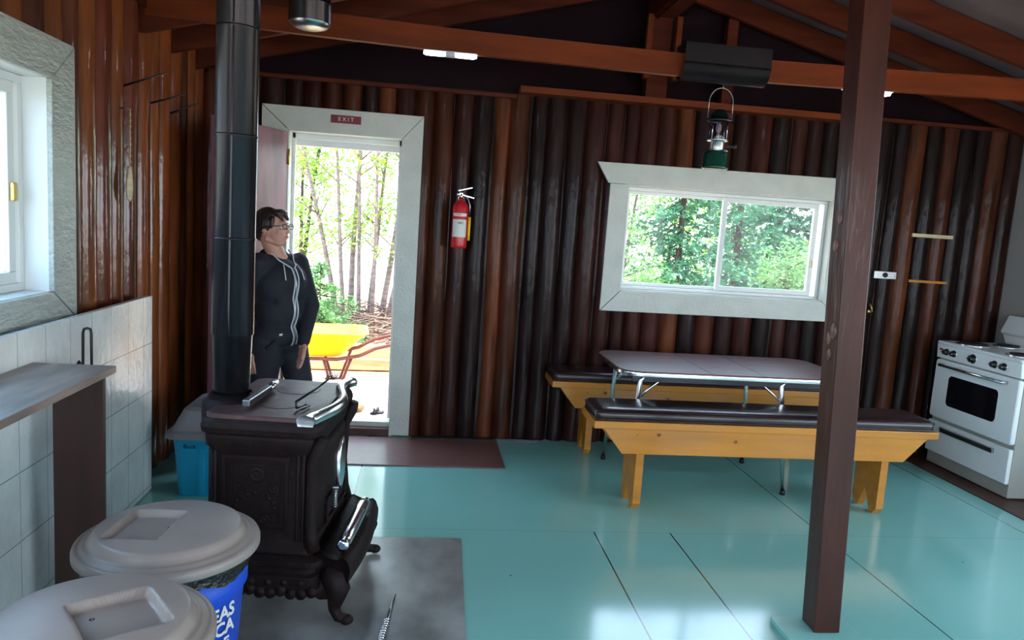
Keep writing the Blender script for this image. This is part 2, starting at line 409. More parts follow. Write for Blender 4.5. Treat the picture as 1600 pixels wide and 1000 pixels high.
# gable above the back wall (dark panel)
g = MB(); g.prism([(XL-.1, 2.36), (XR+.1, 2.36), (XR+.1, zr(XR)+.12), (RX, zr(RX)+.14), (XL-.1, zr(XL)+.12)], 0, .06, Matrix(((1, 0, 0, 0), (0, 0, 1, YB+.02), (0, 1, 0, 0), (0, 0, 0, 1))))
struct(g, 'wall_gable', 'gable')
# right wall and rear wall, with unseen windows added and enlarged to brighten the room
RWIN_ADDED = (-1.0, 3.4, .6, 2.05); BW1_ADDED = (-1.15, 1.25, .45, 2.15); BW2_ADDED = (1.55, 3.95, .45, 2.15)
wr = MB(); wall_boxes(wr, 'y', XR, XR+.10, YF, YB+.1, 0, 2.47, [RWIN_ADDED]); struct(wr, 'wall_right', 'drywall')
wf = MB(); wall_boxes(wf, 'x', YF-.10, YF, XL-.1, XR+.1, 0, 2.42, [BW1_ADDED, BW2_ADDED])
wf.prism([(XL-.1, 2.42), (XR+.1, 2.42), (XR+.1, zr(XR)+.12), (RX, zr(RX)+.14), (XL-.1, zr(XL)+.12)], 0, .10, Matrix(((1, 0, 0, 0), (0, 0, 1, YF-.10), (0, 1, 0, 0), (0, 0, 0, 1))))
struct(wf, 'wall_front', 'drywall')
# ceiling: two sloping panels
ce = MB()
for (xa, xb) in ((XL-.3, RX), (RX, XR+.3)):
    za = zr(xa)+.145; zb = zr(xb)+.145
    ce.add([(xa, YF-.3, za), (xb, YF-.3, zb), (xb, YB+.35, zb), (xa, YB+.35, za), (xa, YF-.3, za+.06), (xb, YF-.3, zb+.06), (xb, YB+.35, zb+.06), (xa, YB+.35, za+.06)],
           [(0, 3, 2, 1), (4, 5, 6, 7), (0, 1, 5, 4), (1, 2, 6, 5), (2, 3, 7, 6), (3, 0, 4, 7)])
struct(ce, 'ceiling', 'ceil')
# rafters, each a pair of sloping members
RT, RH = .04, .135
for k, Y in enumerate((4.95, 4.50, 4.05, 3.1, 2.55, 1.6, .7, -.2, -1.1)):
    mb = MB(); RT = .034 if k == 2 else .04
    for (xa, xb) in ((XL+.005 if k > 2 else XL+.0, RX-.06), (RX+.06, XR-.005)):
        za, zb = zr(xa), zr(xb)
        mb.add([(xa, Y-RT/2, za), (xb, Y-RT/2, zb), (xb, Y+RT/2, zb), (xa, Y+RT/2, za), (xa, Y-RT/2, za+RH), (xb, Y-RT/2, zb+RH), (xb, Y+RT/2, zb+RH), (xa, Y+RT/2, za+RH)],
           [(0, 3, 2, 1), (4, 5, 6, 7), (0, 1, 5, 4), (1, 2, 6, 5), (2, 3, 7, 6), (3, 0, 4, 7)])
    struct(mb, 'trim_%d' % (10+k), 'rafter')
rb = MB(); rb.box((RX-.06, YF, 2.90), (RX+.09, YB, 3.21)); rb.box((RX-.03, YF, 2.885), (RX-.02, YB, 2.9)); struct(rb, 'trim_1', 'rafter')
# tie beam
tb = MB(); pts = [(-1.44, 2.405), (.22, 2.362), (1.35, 2.352), (2.4, 2.372), (3.41, 2.395), (4.235, 2.41)]
for (a, za), (b, zb) in zip(pts, pts[1:]):
    tb.add([(a, 4.03, za), (b, 4.03, zb), (b, 4.07, zb), (a, 4.07, za), (a, 4.03, za+.118), (b, 4.03, zb+.118), (b, 4.07, zb+.118), (a, 4.07, za+.118)],
           [(0, 3, 2, 1), (4, 5, 6, 7), (0, 1, 5, 4), (2, 3, 7, 6)] + ([(3, 0, 4, 7)] if a < -1 else []) + ([(1, 2, 6, 5)] if b > 4 else []))
struct(tb, 'trim_2', 'beam')
# gable posts and rails
struct(MB().box((1.39, 4.94, 2.385), (1.53, 5.03, 2.90)), 'trim_3', 'rafter')
struct(MB().box((1.35, 4.88, 2.50), (1.385, 4.93, 2.9)).box((1.545, 4.88, 2.50), (1.58, 4.93, 2.9)), 'trim_4', 'beam')
struct(MB().box((1.92, 4.96, 2.385), (1.99, 5.03, 2.94)), 'trim_5', 'rafter')
struct(MB().box((.553, 4.90, 2.345), (2.96, 5.035, 2.385)), 'trim_6', 'beam')
struct(MB().box((-1.4, 4.985, 2.315), (.54, 5.03, 2.34)).box((2.97, 4.985, 2.375), (4.235, 5.03, 2.40)), 'trim_7', 'rafter')
struct(MB().box((-.03, 4.985, 0), (.85, 5.004, .012)), 'trim_8', 'darksteel')
# corner board left and beam-end brace
struct(MB().box((XL+.03, YF, 2.44), (XL+.07, 5.0, 2.475)), 'trim_9', 'rafter')

# post, leaning a little, on its painted block
po = MB(); b0 = [(1.545, 2.50), (1.648, 2.50), (1.648, 2.60), (1.545, 2.60)]; dx = -.108
vs = []; K = 14
for i in range(K+1):
    t = i/K; z = .028+2.93*t
    for x, y in b0: vs.append((x+dx*t*2.93/2.33+.002*noise.noise(Vector((x*9, y*9, z*2))), y+.002*noise.noise(Vector((x*9, y*9, z*2+9))), z))
fs = [(0, 3, 2, 1), (4*K, 4*K+1, 4*K+2, 4*K+3)]+[(i*4+j, i*4+(j+1) % 4, (i+1)*4+(j+1) % 4, (i+1)*4+j) for i in range(K) for j in range(4)]
po.add(vs, fs)
pt = thing('support_post', 'square dark brown wooden post with knots, standing in front of the benches', 'post', (1.6, 2.55, 0))
po.build('shaft', 'post', pt, bevel=.004)
for z, yy, s in ((1.60, 2.545, .016), (1.50, 2.56, .017), (1.19, 2.53, .02), (1.10, 2.55, .014), (1.16, 2.56, .016)):
    MB().sphere((1.545+dx*z/2.33+.001, yy, z), s, 10, (.35, .9, 1.5)).build('knot', 'knot', pt)
MB().box((1.43, 2.40, .0005), (1.73, 2.63, .027)).build('base_block', 'floor', pt, bevel=.004)

# ---- back window
def sash(name, mb, m, parent, bevel=.003): return mb.build(name, m, parent, bevel=bevel)
x0, x1, z0, z1 = WIN
wroot = MB()
YC = 4.988   # front of casing
# top casing (ears), sides, bottom (mitred)
Wx = Matrix(((1, 0, 0, 0), (0, 0, 1, 0), (0, 1, 0, 0), (0, 0, 0, 1)))
def xz(poly, ya, yb, mb): return mb.prism([(a, b) for a, b in poly], ya, yb, Wx)
xz([(1.115, 1.952), (1.20, z1+.012), (2.965, z1+.012), (3.05, 1.965)], YC-.004, YC+.02, wroot)
window_1 = struct(wroot, 'window_1', 'white', bevel=.002)
c = MB(); xz([(1.215, z1+.01), (1.210, .95), (x0, z0-.005), (x0, z1+.01)], YC, YC+.02, c); c.build('side_casing', 'white', window_1, bevel=.002)
c = MB(); xz([(x1, z1+.01), (x1, z0-.005), (2.96, .955), (2.96, z1+.01)], YC, YC+.02, c); c.build('side_casing', 'white', window_1, bevel=.002)
c = MB(); xz([(1.214, .948), (2.956, .953), (x1+.002, z0-.009), (x0+.002, z0-.009)], YC, YC+.02, c); c.build('bottom_casing', 'white', window_1, bevel=.002)
fr = MB()
for a, b in (((x0-.005, YC+.015, z0-.02), (x1+.005, 5.16, z0)), ((x0-.005, YC+.015, z1), (x1+.005, 5.16, z1+.02)), ((x0-.02, YC+.015, z0-.02), (x0, 5.16, z1+.02)), ((x1, YC+.015, z0-.02), (x1+.02, 5.16, z1+.02))): fr.box(a, b)
fr.build('jamb', 'white', window_1)
def frame_rect(xa, xb, za, zb, ya, yb, t):
    m = MB(); m.box((xa, ya, za), (xb, yb, za+t)).box((xa, ya, zb-t), (xb, yb, zb)).box((xa, ya, za+t), (xa+t, yb, zb-t)).box((xb-t, ya, za+t), (xb, yb, zb-t)); return m
frame_rect(x0+.001, x1-.001, z0+.001, z1-.001, 5.065, 5.15, .022).build('window_frame', 'vinyl', window_1, bevel=.002)
s1 = frame_rect(x0+.024, 2.105, z0+.024, z1-.024, 5.11, 5.14, .022).build('sash', 'vinyl', window_1, bevel=.003)
MB().box((x0+.046, 5.124, z0+.046), (2.083, 5.128, z1-.046)).build('pane', 'glass', s1)
s2 = frame_rect(2.055, x1-.055, z0+.024, z1-.024, 5.075, 5.105, .034).build('sash', 'vinyl', window_1, bevel=.003)
MB().box((2.089, 5.088, z0+.058), (x1-.089, 5.092, z1-.058)).build('pane', 'glass', s2)
MB().box((x1-.082, 5.062, 1.33), (x1-.062, 5.075, 1.38)).build('latch', 'bamboo', s2, bevel=.004)

# ---- left window (in left wall)
Wy = Matrix(((0, 0, 1, 0), (1, 0, 0, 0), (0, 1, 0, 0), (0, 0, 0, 1)))   # prism xy -> (y,z), extrude x
def yz(poly, xa, xb, mb): return mb.prism(poly, xa, xb, Wy)
ya_, yb_, za_, zb_ = LWIN; XCf = -1.437
c = MB(); yz([(ya_-.19, zb_+.155), (yb_+.19, zb_+.155), (yb_, zb_), (ya_, zb_)], XCf-.022, XCf, c); window_2 = struct(c, 'window_2', 'whiteb', bevel=.003)
c = MB(); yz([(yb_+.19, zb_+.150), (yb_+.19, za_-.125), (yb_, za_), (yb_, zb_-.003)], XCf-.022, XCf, c); c.build('side_casing', 'whiteb', window_2, bevel=.003)
c = MB(); yz([(ya_-.19, zb_+.150), (ya_, zb_-.003), (ya_, za_), (ya_-.19, za_-.125)], XCf-.022, XCf, c); c.build('side_casing', 'whiteb', window_2, bevel=.003)
c = MB(); yz([(ya_-.19, za_-.13), (yb_+.186, za_-.13), (yb_-.003, za_-.004), (ya_+.003, za_-.004)], XCf-.022, XCf, c); c.build('bottom_casing', 'whiteb', window_2, bevel=.003)
j = MB()
for a, b in (((-1.63, ya_-.02, za_-.02), (XCf-.02, yb_+.02, za_)), ((-1.63, ya_-.02, zb_), (XCf-.02, yb_+.02, zb_+.02)), ((-1.63, yb_, za_), (XCf-.02, yb_+.02, zb_)), ((-1.63, ya_-.02, za_), (XCf-.02, ya_, zb_))): j.box(a, b)
j.build('jamb', 'vinyl', window_2)
def frame_y(ya, yb, za, zb, xa, xb, t):
    m = MB(); m.box((xa, ya, za), (xb, yb, za+t)).box((xa, ya, zb-t), (xb, yb, zb)).box((xa, ya, za+t), (xb, ya+t, zb-t)).box((xa, yb-t, za+t), (xb, yb, zb-t)); return m
frame_y(ya_+.001, yb_-.001, za_+.001, zb_-.001, -1.62, -1.545, .03).build('window_frame', 'vinyl', window_2, bevel=.002)
s = frame_y(2.40, yb_-.04, za_+.03, zb_-.03, -1.585, -1.555, .045).build('sash', 'vinyl', window_2, bevel=.003)
MB().box((-1.572, 2.445, za_+.075), (-1.568, yb_-.085, zb_-.075)).build('pane', 'glassblue', s)
MB().box((-1.555, yb_-.078, 1.46), (-1.538, yb_-.052, 1.53)).build('latch', 'brass', s, bevel=.005)
s = frame_y(ya_+.03, 2.44, za_+.03, zb_-.03, -1.615, -1.59, .045).build('sash', 'vinyl', window_2, bevel=.003)
MB().box((-1.604, ya_+.075, za_+.075), (-1.600, 2.395, zb_-.075)).build('pane', 'glassblue', s)
# ---- windows out of view, added to let more daylight into the room
n = 3
for a0, a1, zA, zB in (BW1_ADDED, BW2_ADDED):
    f_ = struct(frame_rect(a0, a1, zA, zB, YF-.09, YF+.015, .05), 'window_%d' % n, 'white')
    MB().box(((a0+a1)/2-.025, YF-.07, zA+.05), ((a0+a1)/2+.025, YF-.03, zB-.05)).build('mullion', 'white', f_)
    MB().box((a0+.05, YF-.055, zA+.05), (a1-.05, YF-.05, zB-.05)).build('pane', 'glass', f_); n += 1
f_ = struct(frame_y(RWIN_ADDED[0], RWIN_ADDED[1], RWIN_ADDED[2], RWIN_ADDED[3], XR-.012, XR+.09, .05), 'window_%d' % n, 'white')  # right window out of view, added for side light on the tile board
MB().box((XR+.03, (RWIN_ADDED[0]+RWIN_ADDED[1])/2-.025, RWIN_ADDED[2]+.05), (XR+.07, (RWIN_ADDED[0]+RWIN_ADDED[1])/2+.025, RWIN_ADDED[3]-.05)).build('mullion', 'white', f_)
MB().box((XR+.05, RWIN_ADDED[0]+.05, RWIN_ADDED[2]+.05), (XR+.055, RWIN_ADDED[1]-.05, RWIN_ADDED[3]-.05)).build('pane', 'glass', f_)

f_ = struct(frame_y(LWIN_ADDED[0]-.1, LWIN_ADDED[1]+.1, LWIN_ADDED[2]-.1, LWIN_ADDED[3]+.1, -1.455, -1.437, .10), 'window_%d' % (n+1), 'whiteb')  # extra left window, unseen, put in for light on the cooker
MB().box((-1.56, LWIN_ADDED[0]+.01, LWIN_ADDED[2]+.01), (-1.555, LWIN_ADDED[1]-.01, LWIN_ADDED[3]-.01)).build('pane', 'glass', f_)
# ---- door
dx0, dx1, dz0, dz1 = DOOR
c = MB(); xz([(dx0-.175, dz1+.155), (dx1+.135, dz1+.155), (dx1+.001, dz1+.002), (dx0, dz1)], YC-.004, YC+.02, c)
trim = struct(c, 'door_1', 'white', bevel=.002)
c = MB(); xz([(dx0-.175, dz1+.150), (dx0-.002, dz1-.003), (dx0-.002, .03), (dx0-.175, .03)], YC, YC+.02, c); c.build('side_casing', 'white', trim, bevel=.002)
c = MB(); xz([(dx1, dz1-.003), (dx1+.135, dz1+.152), (dx1+.135, .012), (dx1, .012)], YC, YC+.02, c); c.build('side_casing', 'white', trim, bevel=.002)
j = MB(); j.box((dx0-.02, YC+.015, 0), (dx0, 5.19, dz1)).box((dx1, YC+.015, 0), (dx1+.02, 5.19, dz1)).box((dx0-.02, YC+.015, dz1), (dx1+.02, 5.19, dz1+.02)); j.build('jamb', 'white', trim)
j = MB(); j.box((dx0, 5.10, .1), (dx0+.02, 5.13, dz1)).box((dx1-.02, 5.10, .1), (dx1, 5.13, dz1)).box((dx0, 5.10, dz1-.035), (dx1, 5.13, dz1)).box((dx0, 5.15, dz1-.075), (dx1, 5.185, dz1)); j.build('stop', 'vinyl', trim, bevel=.002)
MB().box((dx0, YC+.004, .001), (dx1, 5.06, .055)).build('step', 'sill', trim, bevel=.003)
MB().box((dx0, 5.04, .055), (dx1, 5.19, .09)).build('threshold', 'white', trim, bevel=.003)
# door leaf, open inwards, hinged left
A = math.radians(22); hx, hy = dx0-.01, 4.985
Dm = Matrix.Translation((hx, hy, 0)) @ Matrix.Rotation(-PI/2-A, 4, 'Z')   # local +x runs along the leaf
lf = MB().box((0, -.04, .06), (.70, 0, 1.985), Dm).build('door_leaf', 'doorp', trim, bevel=.003)
for z in (.35, 1.05, 1.78): MB().box((-.012, -.044, z), (.0, .004, z+.1), Dm).cyl(Dm @ Vector((-.006, .006, z)), Dm @ Vector((-.006, .006, z+.1)), .007, 10).build('hinge', 'brass', lf)
MB().sphere((.64, .055, .98), .028, 12, (1, 1, 1), Dm).cyl(Dm @ Vector((.64, 0, .98)), Dm @ Vector((.64, .05, .98)), .012).build('door_knob', 'brass', lf)

# exit sign
t = thing('exit_sign', 'small dark red EXIT sign with pale letters on the white door casing', 'sign', (-.55, YC-.006, 2.065))
MB().box((-.645, YC-.0095, 2.065), (-.455, YC-.0045, 2.115)).build('plaque', 'signred', t, bevel=.001)
text('lettering', 'E X I T', .034, Matrix.Translation((-.55, YC-.0100, 2.09)) @ Matrix.Rotation(PI/2, 4, 'X'), 'letters', t, .0006, weight=.0006)

# ================================================================== FURNITURE
def make_bench(label, x0, y0, group):
    """origin at the front left corner of the seat board"""
    t = thing('bench', label, 'bench', (x0, y0, 0), 0, group)
    T = Matrix.Translation((x0, y0, 0)); L = 1.965; D_ = .31
    MB().box((0, 0, .462), (L, D_, .503), T).build('seat_board', 'pine', t, bevel=.004)
    for (ya, yb) in ((.012, .034), (D_-.034, D_-.012)):
        m = MB(); m.prism([(.055, .461), (L-.055, .461), (L-.185, .325), (.165, .325)], ya, yb, T @ Wx); m.build('apron', 'pine', t, bevel=.002)
    for cx in (.275, L-.275):
        m = MB(); a, b = .036, D_-.036
        m.prism([(a, .461), (a, .0), (a+.03, .0), (a+.065, .0)][:1]+[(a, .04), (a+.035, 0), (a+.06, 0), ((a+b)/2, .13), (b-.06, 0), (b-.035, 0), (b, .04), (b, .461)], cx-.022, cx+.022, T @ Matrix(((0, 0, 1, 0), (1, 0, 0, 0), (0, 1, 0, 0), (0, 0, 0, 1))))
        m.build('leg_board', 'pine', t, bevel=.002)
    cu = MB(); a = .006; b = L-.02
    cu.rings([(a+.02, b-.02, .012, D_-.012, .03, .504), (a, b, .0, D_, .04, .514), (a, b, .0, D_, .04, .545), (a+.012, b-.012, .012, D_-.012, .035, .560), (a+.05, b-.05, .05, D_-.05, .03, .567)], 6, T, True)
    cs = cu.build('cushion', 'vinylb', t)
    pp = MB()
    for z in (.513, .548):
        pts = []
        for ci, (cx, cy) in enumerate(((b-.04, D_-.04), (a+.04, D_-.04), (a+.04, .04), (b-.04, .04))):
            for q in range(6):
                an = PI/2*(ci+q/5); pts.append(T @ Vector((cx+.041*math.cos(an), cy+.041*math.sin(an), z)))
        pp.tube(pts+[pts[0]], .0035, 6, cap=False)
    pp.build('piping', 'vinylb', cs)
    for (u, z, r) in ((.24, .43, .010), (.36, .435, .016), (.79, .41, .015), (.60, .40, .008), (.9, .45, .006), (1.66, .42, .006), (1.3, .38, .009)):
        MB().sphere((u, .0125, z), r, 8, (1, .06, .75), T).build('knot', 'pineknot', t)
    return t
bench = make_bench('yellow pine bench with brown padded cushion nearest the viewer, in front of the table', .925, 3.72, 'pine benches by the table')
b2 = bench.copy(); C.objects.link(b2); b2.location = (.862, 4.675, 0)
b2['label'] = 'yellow pine bench with brown cushion behind the table against the log wall'
for ch in list(bench.children):
    c_ = ch.copy(); C.objects.link(c_); mi = ch.matrix_parent_inverse.copy(); c_.parent = b2; c_.matrix_parent_inverse = mi
    for g_ in ch.children:
        d_ = g_.copy(); C.objects.link(d_); mi = g_.matrix_parent_inverse.copy(); d_.parent = c_; d_.matrix_parent_inverse = mi

# table
t = thing('dining_table', 'brown laminate dining table with rounded corners and chrome legs between the two benches', 'table', (1.85, 4.35, 0))
TX0, TX1, TY0, TY1, TZ = 1.13, 2.56, 4.0, 4.70, .722
top = MB().rings([(TX0, TX1, TY0, TY1, .13, TZ-.030), (TX0, TX1, TY0, TY1, .13, TZ-.004), (TX0+.004, TX1-.004, TY0+.004, TY1-.004, .126, TZ)], 8).build('tabletop', 'lam', t)
MB().rings([(TX0-.003, TX1+.003, TY0-.003, TY1+.003, .133, TZ-.028), (TX0-.005, TX1+.005, TY0-.005, TY1+.005, .135, TZ-.018), (TX0-.003, TX1+.003, TY0-.003, TY1+.003, .133, TZ-.008)], 8, None, True, False, False).build('metal_edge', 'chrome', top)
sm = MB()
for x in (1.66, 1.98): sm.box((x, TY0+.006, TZ-.001), (x+.004, TY1-.006, TZ+.0008))
sm.build('leaf_seams', 'darksteel', top)
MB().box((1.22, 4.09, TZ-.075), (2.45, 4.11, TZ-.031)).box((1.22, 4.58, TZ-.075), (2.45, 4.60, TZ-.031)).build('under_frame', 'darksteel', t)
for x, sx, y, yf in ((1.27, -.055, 4.10, 4.055), (1.25, -.02, 4.58, 4.64), (2.13, .06, 4.10, 4.055), (2.13, .06, 4.58, 4.64)):
    m = MB(); m.tube([(x+.02, y, TZ-.032), (x, y, TZ-.07), (x+sx, yf, .012)], [.015, .015, .0115], 12)
    m.tube([(x+.17*(1 if sx < 0 else -1)*.9, y, TZ-.035), (x+.05*(1 if sx < 0 else -1), y, TZ-.12), (x+.01, y, TZ-.17)], .007, 8)
    lg = m.build('leg', 'chrome', t)
    MB().cyl((x+sx, yf, .001), (x+sx, yf, .03), .0155, 14).build('foot_glide', 'black', lg)

# ------------------------------------------------------------------ cooker
t = thing('cooker', 'white enamel cooker with black oven window and five knobs against the right wall', 'cooker', (3.9, 4.43, 0))
CX0, CX1, CY0, CY1 = 3.62, 4.205, 4.045, 4.805
MB().box((CX0+.035, CY0, .012), (CX1, CY1, .865)).build('body', 'enamelside', t, bevel=.006)
MB().box((CX0+.09, CY0+.02, .0005), (CX1-.05, CY1-.02, .014)).build('plinth', 'black', t)
MB().rings([(CX0-.006, CX1, CY0-.003, CY1+.003, .02, .866), (CX0-.010, CX1, CY0-.004, CY1+.004, .024, .876), (CX0-.004, CX1, CY0, CY1, .02, .886)], 5).build('cooktop', 'enamel', t)
cp = MB(); cp.prism([(CX0-.002, .864), (CX0+.036, .864), (CX0+.036, .768), (CX0+.006, .768)], CY0+.001, CY1-.001, Matrix(((1, 0, 0, 0), (0, 0, 1, 0), (0, 1, 0, 0), (0, 0, 0, 1))))
cp = cp.build('control_panel', 'enamel', t, bevel=.004)
for y, r in ((4.705, .019), (4.635, .019), (4.455, .025), (4.265, .02), (4.185, .02)):
    k = MB().lathe([(r*1.25, 0), (r*1.25, .004), (r, .006), (r*.92, .026), (r*.6, .030), (.0005, .030)], 20, Matrix.Translation((CX0+.003, y, .817)) @ Matrix.Rotation(-PI/2, 4, 'Y')).build('knob', 'black', t)
    MB().lathe([(r*1.3, .000), (r*1.3, .003), (r*1.05, .0045)], 20, Matrix.Translation((CX0+.003, y, .817)) @ Matrix.Rotation(-PI/2, 4, 'Y')).box((-.003, -r*.85, .028), (.003, r*.85, .034), Matrix.Translation((CX0+.003, y, .817)) @ Matrix.Rotation(-PI/2, 4, 'Y')).build('knob_trim', 'chrome', k)
MB().box((CX0-.002, 4.745, .822), (CX0+.002, 4.775, .836)).build('badge', 'red', t)
dr = MB().rings([(-.20, .21, -.376, .376, .02, 0), (-.20, .21, -.376, .376, .02, .024), (-.194, .204, -.37, .37, .018, .030)], 4, Matrix.Translation((CX0+.034, 4.425, .548)) @ Matrix.Rotation(-PI/2, 4, 'Y')).build('oven_door', 'enamel', t)
# rings local x -> world z after rotation
MB().rings([(-.095, .115, -.225, .225, .03, .0295), (-.095, .115, -.225, .225, .03, .0325)], 5, Matrix.Translation((CX0+.034, 4.425, .548)) @ Matrix.Rotation(-PI/2, 4, 'Y')).build('oven_window', 'oven', dr)
m = MB().tube([(CX0+.004, 4.72, .725), (CX0-.035, 4.715, .725), (CX0-.035, 4.15, .725), (CX0+.004, 4.145, .725)], .011, 10); m.build('handle', 'chrome', dr)
d2 = MB().box((CX0+.008, CY0+.004, .10), (CX0+.036, CY1-.004, .322)).build('drawer', 'enamel', t, bevel=.006)
MB().box((CX0-.008, 4.17, .262), (CX0+.008, 4.66, .292)).box((CX0-.014, 4.17, .285), (CX0+.008, 4.66, .294)).build('drawer_handle', 'steel', d2, bevel=.003)
bk = MB(); bk.prism([(CX1-.005, .884), (CX1-.005, 1.09), (CX1-.075, 1.09), (CX1-.125, .97), (CX1-.10, .95), (CX1-.07, .884)], CY0+.004, CY1-.004, Wx)
bk.build('back_panel', 'enamel', t, bevel=.006)
for x, y, r in ((3.75, 4.21, .075), (3.74, 4.62, .09), (3.99, 4.20, .09), (3.99, 4.61, .075)):
    bn = MB(); pts = [(x+(r*(.15+.8*i/70))*math.cos(i*.36), y+(r*(.15+.8*i/70))*math.sin(i*.36), .898) for i in range(71)]
    bn.tube(pts, .0055, 6); bo = bn.build('burner_coil', 'black', t)
    MB().lathe([(r*1.12, 0), (r*1.15, .006), (r*1.0, .006), (r*.8, .001)], 24, Matrix.Translation((x, y, .886))).build('drip_ring', 'chrome', bo)
struct(MB().box((3.50, 3.62, .0008), (4.23, 4.99, .006)), 'floor_pad', 'sill')
bpy.data.objects['floor_pad'].name = 'trim_20'

# ------------------------------------------------------------------ entry mat
o = MB().box((-.98, 4.385, .001), (.553, 4.955, .008)).build('door_mat', 'mat_', bevel=.002)
tag(o, 'flat brown mat on the teal floor in front of the open door', 'mat')
# ------------------------------------------------------------------ metal hearth pad
pm = MB().prism([(-1.05, 1.95), (.20, 1.95), (.236, 3.356), (-1.05, 3.36)], .001, .007)
o = pm.build('hearth_pad', 'pad'); tag(o, 'worn grey sheet metal pad on the floor under the iron stove', 'hearth pad')

# ------------------------------------------------------------------ iron stove
SA = math.radians(-6); SC = Vector((-.50, 2.92, 0)); S = Matrix.Translation(SC) @ Matrix.Rotation(SA, 4, 'Z')
st = thing('wood_stove', 'dark brown cast iron wood stove with chrome rails, standing on the metal pad', 'stove', SC, SA)
U0, U1, V0, V1 = -.195, .155, -.28, .28
def rr(d, z, r=.03, e=0): return (U0-d, U1+d+e, V0-d, V1+d, r, z)
MB().rings([rr(.030, .262, .03), rr(.022, .285, .03), rr(.004, .30, .03), rr(0, .315, .03), rr(0, .60, .03), rr(.004, .625, .035), rr(.022, .655, .04), rr(.026, .685, .045), rr(.026, .70, .045)], 6, S, True).build('firebox', 'iron', st)
MB().rings([rr(.024, .698, .04), rr(.036, .705, .045), rr(.040, .725, .05), rr(.034, .745, .05), rr(.028, .755, .05)], 6, S, False).build('cornice', 'iron', st)
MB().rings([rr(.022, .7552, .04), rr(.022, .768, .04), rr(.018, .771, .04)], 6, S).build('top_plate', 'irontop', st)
# lids on top
for (u, v) in ((.0, -.10), (.0, .13)):
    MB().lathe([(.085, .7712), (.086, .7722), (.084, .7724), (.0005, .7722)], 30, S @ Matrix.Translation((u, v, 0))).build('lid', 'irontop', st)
# side panel mouldings facing the viewer
sp_ = MB()
def frame_uz(mb, ua, ub, za, zb, v, wd, dp, mtx):
    mb.box((ua, v-dp, za), (ub, v, za+wd), mtx).box((ua, v-dp, zb-wd), (ub, v, zb), mtx).box((ua, v-dp, za+wd), (ua+wd, v, zb-wd), mtx).box((ub-wd, v-dp, za+wd), (ub, v, zb-wd), mtx)
frame_uz(sp_, -.155, .085, .34, .62, V0+.001, .014, .008, S)
frame_uz(sp_, -.125, .055, .37, .59, V0+.001, .006, .005, S)
for u in (.125, .145): sp_.cyl(S @ Vector((u-.008, V0-.002, .31)), S @ Vector((u-.008, V0-.002, .64)), .007, 10)
for u in (-.185, -.200): sp_.cyl(S @ Vector((u+.006, V0-.002, .31)), S @ Vector((u+.006, V0-.002, .64)), .007, 10)
for (u, z, r) in ((.03, .50, .020), (-.10, .50, .016), (.0, .385, .022), (-.06, .40, .012), (.035, .40, .012), (-.03, .55, .03)):
    sp_.lathe([(r, 0), (r*.95, .005), (r*.6, .006), (r*.45, .003), (.0005, .006)], 18, S @ Matrix.Translation((u, V0, z)) @ Matrix.Rotation(PI/2, 4, 'X'))
for i in range(9):
    a = i/8*PI; sp_.sphere((-.035+.07*math.cos(a), V0-.002, .43+.05*math.sin(a)), .009, 6, (1, .5, 1), S)
sp_.build('side_ornament', 'iron', st, bevel=.002)
# front (door side, facing right): bulging door
fd = MB(); pr = [(0, 0), (.035, 0), (.05, .02), (.05, .30), (.035, .33), (0, .33)]
vs = []; fs = []; nV = 18
for i in range(nV+1):
    v = V0+.03+(V1-V0-.06)*i/nV; b_ = math.sin(PI*i/nV)**.5 if 0 < i < nV else .0
    for (du, dz) in pr: vs.append((U1-.01+du*(.35+.65*b_), v, .30+dz*1.04))
m_ = len(pr)
for i in range(nV):
    for j_ in range(m_-1): fs.append((i*m_+j_, i*m_+j_+1, (i+1)*m_+j_+1, (i+1)*m_+j_))
fs += [tuple(range(m_)), tuple(reversed(range(nV*m_, nV*m_+m_)))]
fd.add(vs, fs, True, S)
dd = fd.build('fire_door', 'iron', st)
MB().lathe([(.055, 0), (.058, .012), (.045, .018), (.0005, .019)], 26, S @ Matrix.Translation((U1+.036, .05, .50)) @ Matrix.Rotation(PI/2, 4, 'Y') @ Matrix.Diagonal((1.9, 1, 1, 1))).build('nickel_medallion', 'chrome', dd)
m = MB(); m.cyl(S @ Vector((U1+.03, -.12, .46)), S @ Vector((U1+.075, -.12, .46)), .006, 8)
for i in range(9): m.lathe([(.009, -.002), (.0105, 0), (.009, .002)], 10, S @ Matrix.Translation((U1+.062, -.12, .45-.008*i)))
m.cyl(S @ Vector((U1+.062, -.12, .46)), S @ Vector((U1+.062, -.12, .375)), .006, 8); m.build('door_latch', 'steel', dd)
m = MB(); frame_uz(m, -.16, .16, .33, .43, 0, .014, .01, S @ Matrix.Translation((U1+.038, 0, 0)) @ Matrix.Rotation(PI/2, 4, 'Z')); m.build('ash_door', 'iron', dd, bevel=.003)
# curved pilasters at the corners
for v in (V0+.005, V1-.005):
    m = MB(); m.tube([S @ Vector((U1+.02, v, .275)), S @ Vector((U1+.012, v, .33)), S @ Vector((U1+.006, v, .45)), S @ Vector((U1+.010, v, .60)), S @ Vector((U1+.035, v, .665)), S @ Vector((U1+.045, v, .70))], [.030, .022, .017, .020, .026, .020], 12)
    m.build('corner_pilaster', 'iron', st)
